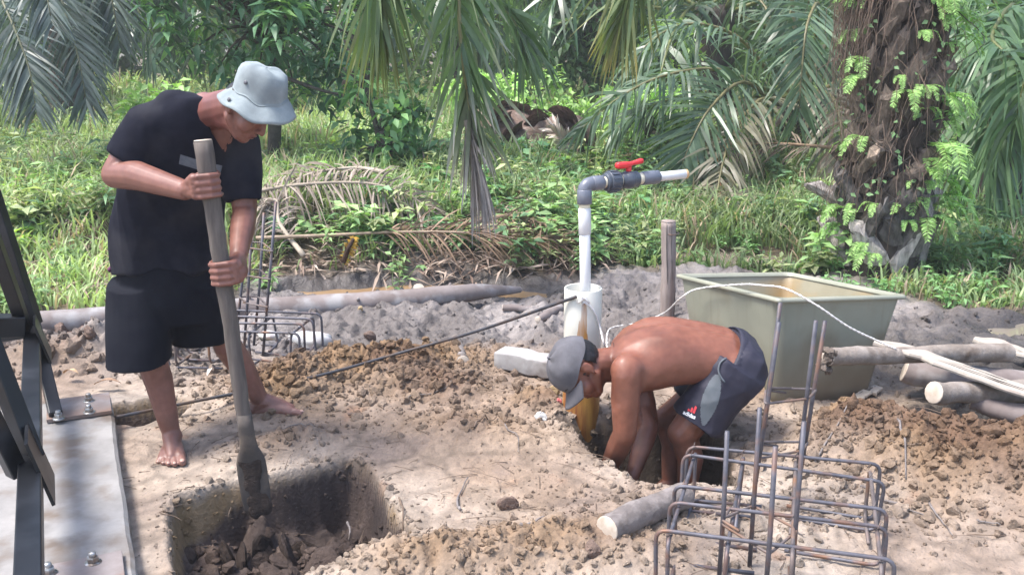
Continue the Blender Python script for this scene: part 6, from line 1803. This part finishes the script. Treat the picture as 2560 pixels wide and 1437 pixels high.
for q, (x, y, kind) in enumerate(spots):
    p = gp(x, y, .1 if kind != 0 else .02); p[2] = gz(p[0], p[1]) - .01
    if p[2] < -.045: continue
    lm = LM()
    if kind == 0: weed_geo(lm, p, R.uniform(.10, .22), R.integers(5, 9), R.uniform(.045, .07), (.06, .13, .04), (.11, .21, .07), R, .2, .8)
    elif kind == 1: weed_geo(lm, p, R.uniform(.10, .28), R.integers(3, 6), R.uniform(.06, .10), (.05, .11, .035), (.12, .19, .06), R, .2, .7)
    elif kind == 2: weed_geo(lm, p, R.uniform(.18, .35), R.integers(3, 6), R.uniform(.09, .14), (.03, .10, .035), (.08, .18, .05), R, .3, .6)
    else: weed_geo(lm, p, R.uniform(.15, .30), R.integers(2, 4), R.uniform(.09, .13), (.14, .25, .04), (.24, .36, .07), R, .26, .6)
    lm.build('weed', LEAF, label=lab_w[kind][0] + ' ' + near(p), cat='weed', group=lab_w[kind][1] + ' ' + near(p))
# ground cover: grass and small weeds
R = np.random.default_rng(91)
def cover(n, x0, x1, y0, y1, keep):
    X = R.uniform(x0, x1, n); U = R.random(n); Y = y0 * (y1 / y0) ** U
    X = X * np.maximum(1, Y / 7)
    h, _, _, veg, _ = height(X, Y, True)
    k = keep(X, Y, h, veg); return X[k], Y[k], h[k]
lm = LM()
X, Y, Hh = cover(88000, -4.2, 4.4, 5.2, 24, lambda X, Y, h, v: (v > .5) & (h > -.03) & (vn(X * 1.5, Y * 1.5, 7) > .22 + .25 * ((Y < 7.3) & (X < .9) & (X > -1.6))))
n = len(X); a = R.uniform(0, 6.28, n); ht = R.uniform(.10, .30, n) * (1 + .5 * vn(X * .9, Y * .9, 3)) * (1 + .05 * (Y - 6).clip(0, 8)); ht[Y < 6.6] *= .6
k = R.random((n, 1)); lft = sm(-.8, -2.2, X)[:, None] * .6
C = np.array([.075, .14, .035]) * (1 - k) + np.array([.16, .25, .07]) * k; C = C * (1 - lft) + np.array([.20, .30, .085]) * lft
C = C * (.75 + .5 * vn(X * .7, Y * .7, 19)[:, None]) * np.array([1.05, .93, 1.4])
dead = R.random(n) < .14; C[dead] = np.array([.24, .20, .13]) * R.uniform(.6, 1.2, (int(dead.sum()), 1))
lm.blades(np.stack([X, Y, Hh - .01], 1), np.stack([np.cos(a), np.sin(a), 0 * a], 1), ht, .004 + .0006 * Y, C, R.uniform(.2, 1.0, n))
lm.build('grass', GRASS, kind='stuff', label='bright green grass and undergrowth around the clearing', cat='grass')
lm = LM()
X, Y, Hh = cover(5600, -4.2, 4.4, 6.3, 24, lambda X, Y, h, v: (v > .6) & (h > -.03) & (vn(X * 1.1 + 4, Y * 1.1, 23) > .33))
for x, y, z in zip(X, Y, Hh):
    b = R.random() * .7 + .5; far_ = ((.10, .17, .055), (.055, .11, .042), (.12, .15, .06))[R.integers(0, 3)]; nw = R.random() < .55
    weed_geo(lm, np.array([x, y, z - .01]), R.uniform(.12, .34) * (1 + .04 * (y - 6)), 2 if y > 9 else 3, R.uniform(.07, .13) * (1 + .04 * (y - 6)), tuple(np.array(far_) * b), tuple(np.array(far_) * 1.6 * b), R, .13 if nw else .25, .7)
lm.build('undergrowth', LEAF, kind='stuff', label='mixed low weeds growing through the grass', cat='weeds')
# litter of dead leaflets
lm = LM(); n = 5200
X = np.concatenate([R.uniform(-1.7, .7, 3600), R.uniform(2.2, 4.2, 1300), R.uniform(-3.2, -1.7, 300)]); Y = np.concatenate([R.uniform(6.25, 7.6, 3600), R.uniform(8.6, 11.5, 1300), R.uniform(5.5, 7.0, 300)])
Z = height(X, Y) + R.uniform(.005, .06, n); a = R.uniform(0, 6.28, n)
D = np.stack([np.cos(a), np.sin(a), R.normal(size=n) * .25], 1); k = R.random((n, 1))
lm.leaves(np.stack([X, Y, Z], 1), D, np.tile([0, 0, 1.0], (n, 1)) + R.normal(size=(n, 3)) * .4, R.uniform(.06, .30, n), R.uniform(.004, .012, n), np.array([.15, .10, .075]) * (1 - k) + np.array([.40, .33, .27]) * k, .15)
lm.build('leaf_litter', DRY, kind='stuff', label='brown litter of dead palm leaflets on the bank', cat='litter')

# ------------------------------------------------------------------ crumbs, clods and twigs on the clay
R = np.random.default_rng(99)
def ico(sub):
    bm = bmesh.new(); bmesh.ops.create_icosphere(bm, subdivisions=sub, radius=1.0)
    V = np.array([v.co[:] for v in bm.verts]); F = np.array([[v.index for v in f.verts] for f in bm.faces]); bm.free(); return V, F
IV, IF = ico(1); IV2, IF2 = ico(2)
def clods(name, P, r, C, label, iv=IV, if_=IF, sink=.42):
    """broken lumps: blocky, pitted, half sunk, in the colour of the soil they lie on"""
    n = len(P); m_ = len(iv)
    W = iv[None] * (1 + .18 * R.normal(size=(n, m_, 1)).clip(-1.4, 1.4))
    for k in range(4):                                            # chop faces off so the lumps are not round
        a_ = nrm(R.normal(size=(n, 1, 3))); d_ = (W * a_).sum(2, keepdims=True); W = W - np.clip(d_ - R.uniform(.35, .8, (n, 1, 1)), 0, None) * a_ * .9
    Q = np.linalg.qr(R.normal(size=(n, 3, 3)))[0]
    W = np.einsum('nmi,nij->nmj', W * R.uniform(.6, 1.3, (n, 1, 3)), Q) * r[:, None, None]
    W = W + P[:, None] + np.array([0, 0, 1.0]) * (r * (.5 - sink))[:, None, None]
    F = (np.arange(n)[:, None, None] * m_ + if_[None]).reshape(-1, 3)
    base = height(P[:, 0], P[:, 1], True)[1] * R.uniform(.9, 1.15, (n, 1)) * .85 + C * .15
    lm = LM(); lm.put(W.reshape(-1, 3), F, np.repeat(base, m_, 0) * R.uniform(.85, 1.12, (n * m_, 1)))
    return lm.build(name, CLAY, kind='stuff', label=label, cat='soil', smooth=False)
def powr(n, lo, hi, a=2.2):
    u = R.random(n); return (lo ** (1 - a) + u * (hi ** (1 - a) - lo ** (1 - a))) ** (1 / (1 - a))
def scat(n, cx, cy, sx, sy, rot=0):
    u, v = R.normal(size=n) * sx, R.normal(size=n) * sy; c_, s_ = math.cos(rot), math.sin(rot)
    return np.stack([cx + u * c_ - v * s_, cy + u * s_ + v * c_], 1)
def lay(XY, r):
    z = height(XY[:, 0], XY[:, 1]); return np.column_stack([XY, z])
och = np.array([.28, .19, .11]); redd = np.array([.17, .105, .068]); sandc = np.array([.34, .275, .22]); pt_ = np.array([.040, .030, .026]); grym = np.array([.21, .19, .18])
def mixc(n, *cs):
    w = R.dirichlet(np.ones(len(cs)) * 3.0, n); return (w @ np.array(cs)) * R.uniform(.85, 1.08, (n, 1))
XY = np.vstack([scat(2000, -.62, 4.25, .42, .19, .25), scat(500, -1.0, 3.98, .2, .12), scat(350, -.3, 4.05, .22, .13), scat(140, -.15, 3.7, .3, .12, -.3)])
clods('heap_crumbs', lay(XY, 0), powr(len(XY), .004, .034), mixc(len(XY), och, redd, sandc), 'loose ochre crumbs on the heap under the steel rod', IV2, IF2)
XY = np.vstack([scat(1400, 1.62, 3.18, .34, .16, -.5), scat(800, 1.95, 2.95, .26, .17, -.5), scat(700, 1.35, 3.42, .2, .14), scat(400, 1.2, 3.0, .3, .12)])
clods('heap_crumbs', lay(XY, 0), powr(len(XY), .004, .034), mixc(len(XY), och, redd, sandc), 'loose ochre crumbs on the heap beside the dark mud', IV2, IF2)
XY = np.vstack([scat(900, .12, 2.68, .45, .16, .2), scat(300, -.3, 2.55, .3, .1), scat(300, .25, 3.75, .25, .12), scat(160, -.86, 3.52, .2, .08, .3), scat(200, .9, 3.95, .3, .1), scat(260, .5, 3.05, .4, .08)])
rimP = np.vstack([np.array(p_) for p_ in (PIT1, PIT1, PIT1, PIT2, PIT2)]); rimQ = np.vstack([np.roll(np.array(p_), -1, 0) for p_ in (PIT1, PIT1, PIT1, PIT2, PIT2)])
ti = R.random((len(rimP) * 20, 1)); XY = np.vstack([XY, np.repeat(rimP, 20, 0) * (1 - ti) + np.repeat(rimQ, 20, 0) * ti + R.normal(size=(len(rimP) * 20, 2)) * .028])
clods('clay_crumbs', lay(XY, 0), powr(len(XY), .0035, .022), mixc(len(XY), och, redd, sandc, sandc, grym * .8), 'brown and pale crumbs scattered round the pits', IV2, IF2)
XY = np.stack([R.uniform(-1.5, 2.0, 5200), R.uniform(2.45, 4.5, 5200)], 1); z = height(XY[:, 0], XY[:, 1]); XY = XY[z > -.06]; XY = XY[vn(XY[:, 0] * 3, XY[:, 1] * 3, 77) > .42]
clods('clay_grit', lay(XY, 0), powr(len(XY), .002, .008, 2.8), mixc(len(XY), sandc, sandc * 1.1, och, redd), 'fine grit on the trodden clay')
XY = np.vstack([scat(420, -.72, 2.85, .2, .2), scat(120, -.95, 2.8, .12, .15), scat(120, -.5, 2.95, .1, .15)]); z = height(XY[:, 0], XY[:, 1]); XY = XY[z < -.12]
clods('pit_clods', lay(XY, 0), powr(len(XY), .008, .040), mixc(len(XY), pt_, pt_ * 1.5, redd * .5, pt_), 'dark wet clods at the bottom of the square pit', IV2, IF2)
XY = np.vstack([scat(500, -2.0, 4.6, .35, .14, .1), scat(150, -1.45, 4.35, .25, .1)])
clods('mud_clods', lay(XY, 0), powr(len(XY), .007, .050), mixc(len(XY), np.array([.19, .14, .12]), np.array([.27, .21, .18])), 'brown clods heaped along the long log', IV2, IF2)
XY = np.stack([R.uniform(-2.2, 3.0, 1500), R.uniform(4.4, 6.0, 1500)], 1); z = height(XY[:, 0], XY[:, 1]); XY = XY[z > -.03]
clods('mud_crumbs', lay(XY, 0), powr(len(XY), .004, .026), mixc(len(XY), grym, grym * 1.25, grym * .7), 'grey lumps of churned mud')
# slabs of broken clay in the square pit
for q in range(16):
    p = np.array([R.uniform(-.98, -.52), R.uniform(2.62, 3.05), 0]); p[2] = gz(p[0], p[1])
    if p[2] > -.1: continue
    V, F = rock(p + [0, 0, .03], [R.uniform(.05, .10), R.uniform(.04, .07), .02], 400 + q)
    obj('peat_slab', V, F, CLAY, col=np.tile(pt_ * R.uniform(.8, 2.0), (len(V), 1)), smooth=False, label='broken slab of dark soil on the floor of the square pit', cat='soil slab', group='soil slabs in the square pit')
# twigs and roots
tw = [((1180, 1105), (1245, 1072)), ((1150, 1285), (1170, 1200)), ((1262, 1100), (1295, 1155)), ((960, 985), (1060, 1005)), ((1020, 1030), (1130, 1010)), ((690, 1095), (790, 1112)), ((440, 1062), (510, 1068)), ((2150, 1240), (2320, 1300)), ((2320, 1280), (2380, 1345)), ((2110, 1240), (2060, 1200)), ((2440, 1320), (2500, 1335)), ((1300, 1338), (1385, 1320)), ((1060, 1380), (1075, 1330)), ((2160, 1020), (2190, 1008)), ((2230, 1180), (2260, 1240)), ((1835, 1292), (1900, 1325)), ((1580, 1190), (1700, 1205)), ((1975, 1330), (2010, 1352)), ((998, 1255), (1003, 1330)), ((865, 1235), (868, 1275)), ((2035, 1185), (2140, 1130)), ((2210, 1200), (2300, 1215))]
for q, (a, b) in enumerate(tw):
    A_, B_ = gp(*a), gp(*b)
    P = spline([A_, A_ * .6 + B_ * .4 + R.normal(size=3) * .012, B_], 10); P[:, 2] = height(P[:, 0], P[:, 1]).clip(-.12, 1) + .006 + .008 * R.random(10)
    G().tube(P, np.linspace(.0045, .0018, 10) * R.uniform(.7, 1.4), 6).build('twig', BARK if q % 3 else FIB, label='thin dry twig lying on the trodden clay', cat='twig', group='twigs on the clay')
def rootlet(q):
    x, y = (R.uniform(-1.4, 2.1), R.uniform(2.5, 4.3)); z = gz(x, y)
    d = R.normal(size=3) * [.04, .04, .004]; p = np.array([x, y, z + .004])
    return spline([p, p + d + [0, 0, .006], p + d * 1.8 + R.normal(size=3) * .008], 6)
rt_ = strands('rootlets', None, 330, rootlet, .0016, FIB)
_props(rt_, 'fine dry rootlets scattered over the clay', 'roots', None, 'stuff')


# ------------------------------------------------------------------ damp air of the clearing
hz = bpy.data.materials.new('damp_air'); hz.use_nodes = True
hn = hz.node_tree; hn.nodes.remove(hn.nodes['Principled BSDF'])
pv_ = hn.nodes.new('ShaderNodeVolumePrincipled')
pv_.inputs['Color'].default_value = (.95, .97, 1.0, 1); pv_.inputs['Density'].default_value = .003; pv_.inputs['Anisotropy'].default_value = .2
hn.links.new(pv_.outputs[0], hn.nodes['Material Output'].inputs['Volume'])
G().box([0, 25, 4.6], [85, 0, 0], [0, 65, 0], [0, 0, 6.6]).build('haze', hz, kind='stuff', smooth=False)
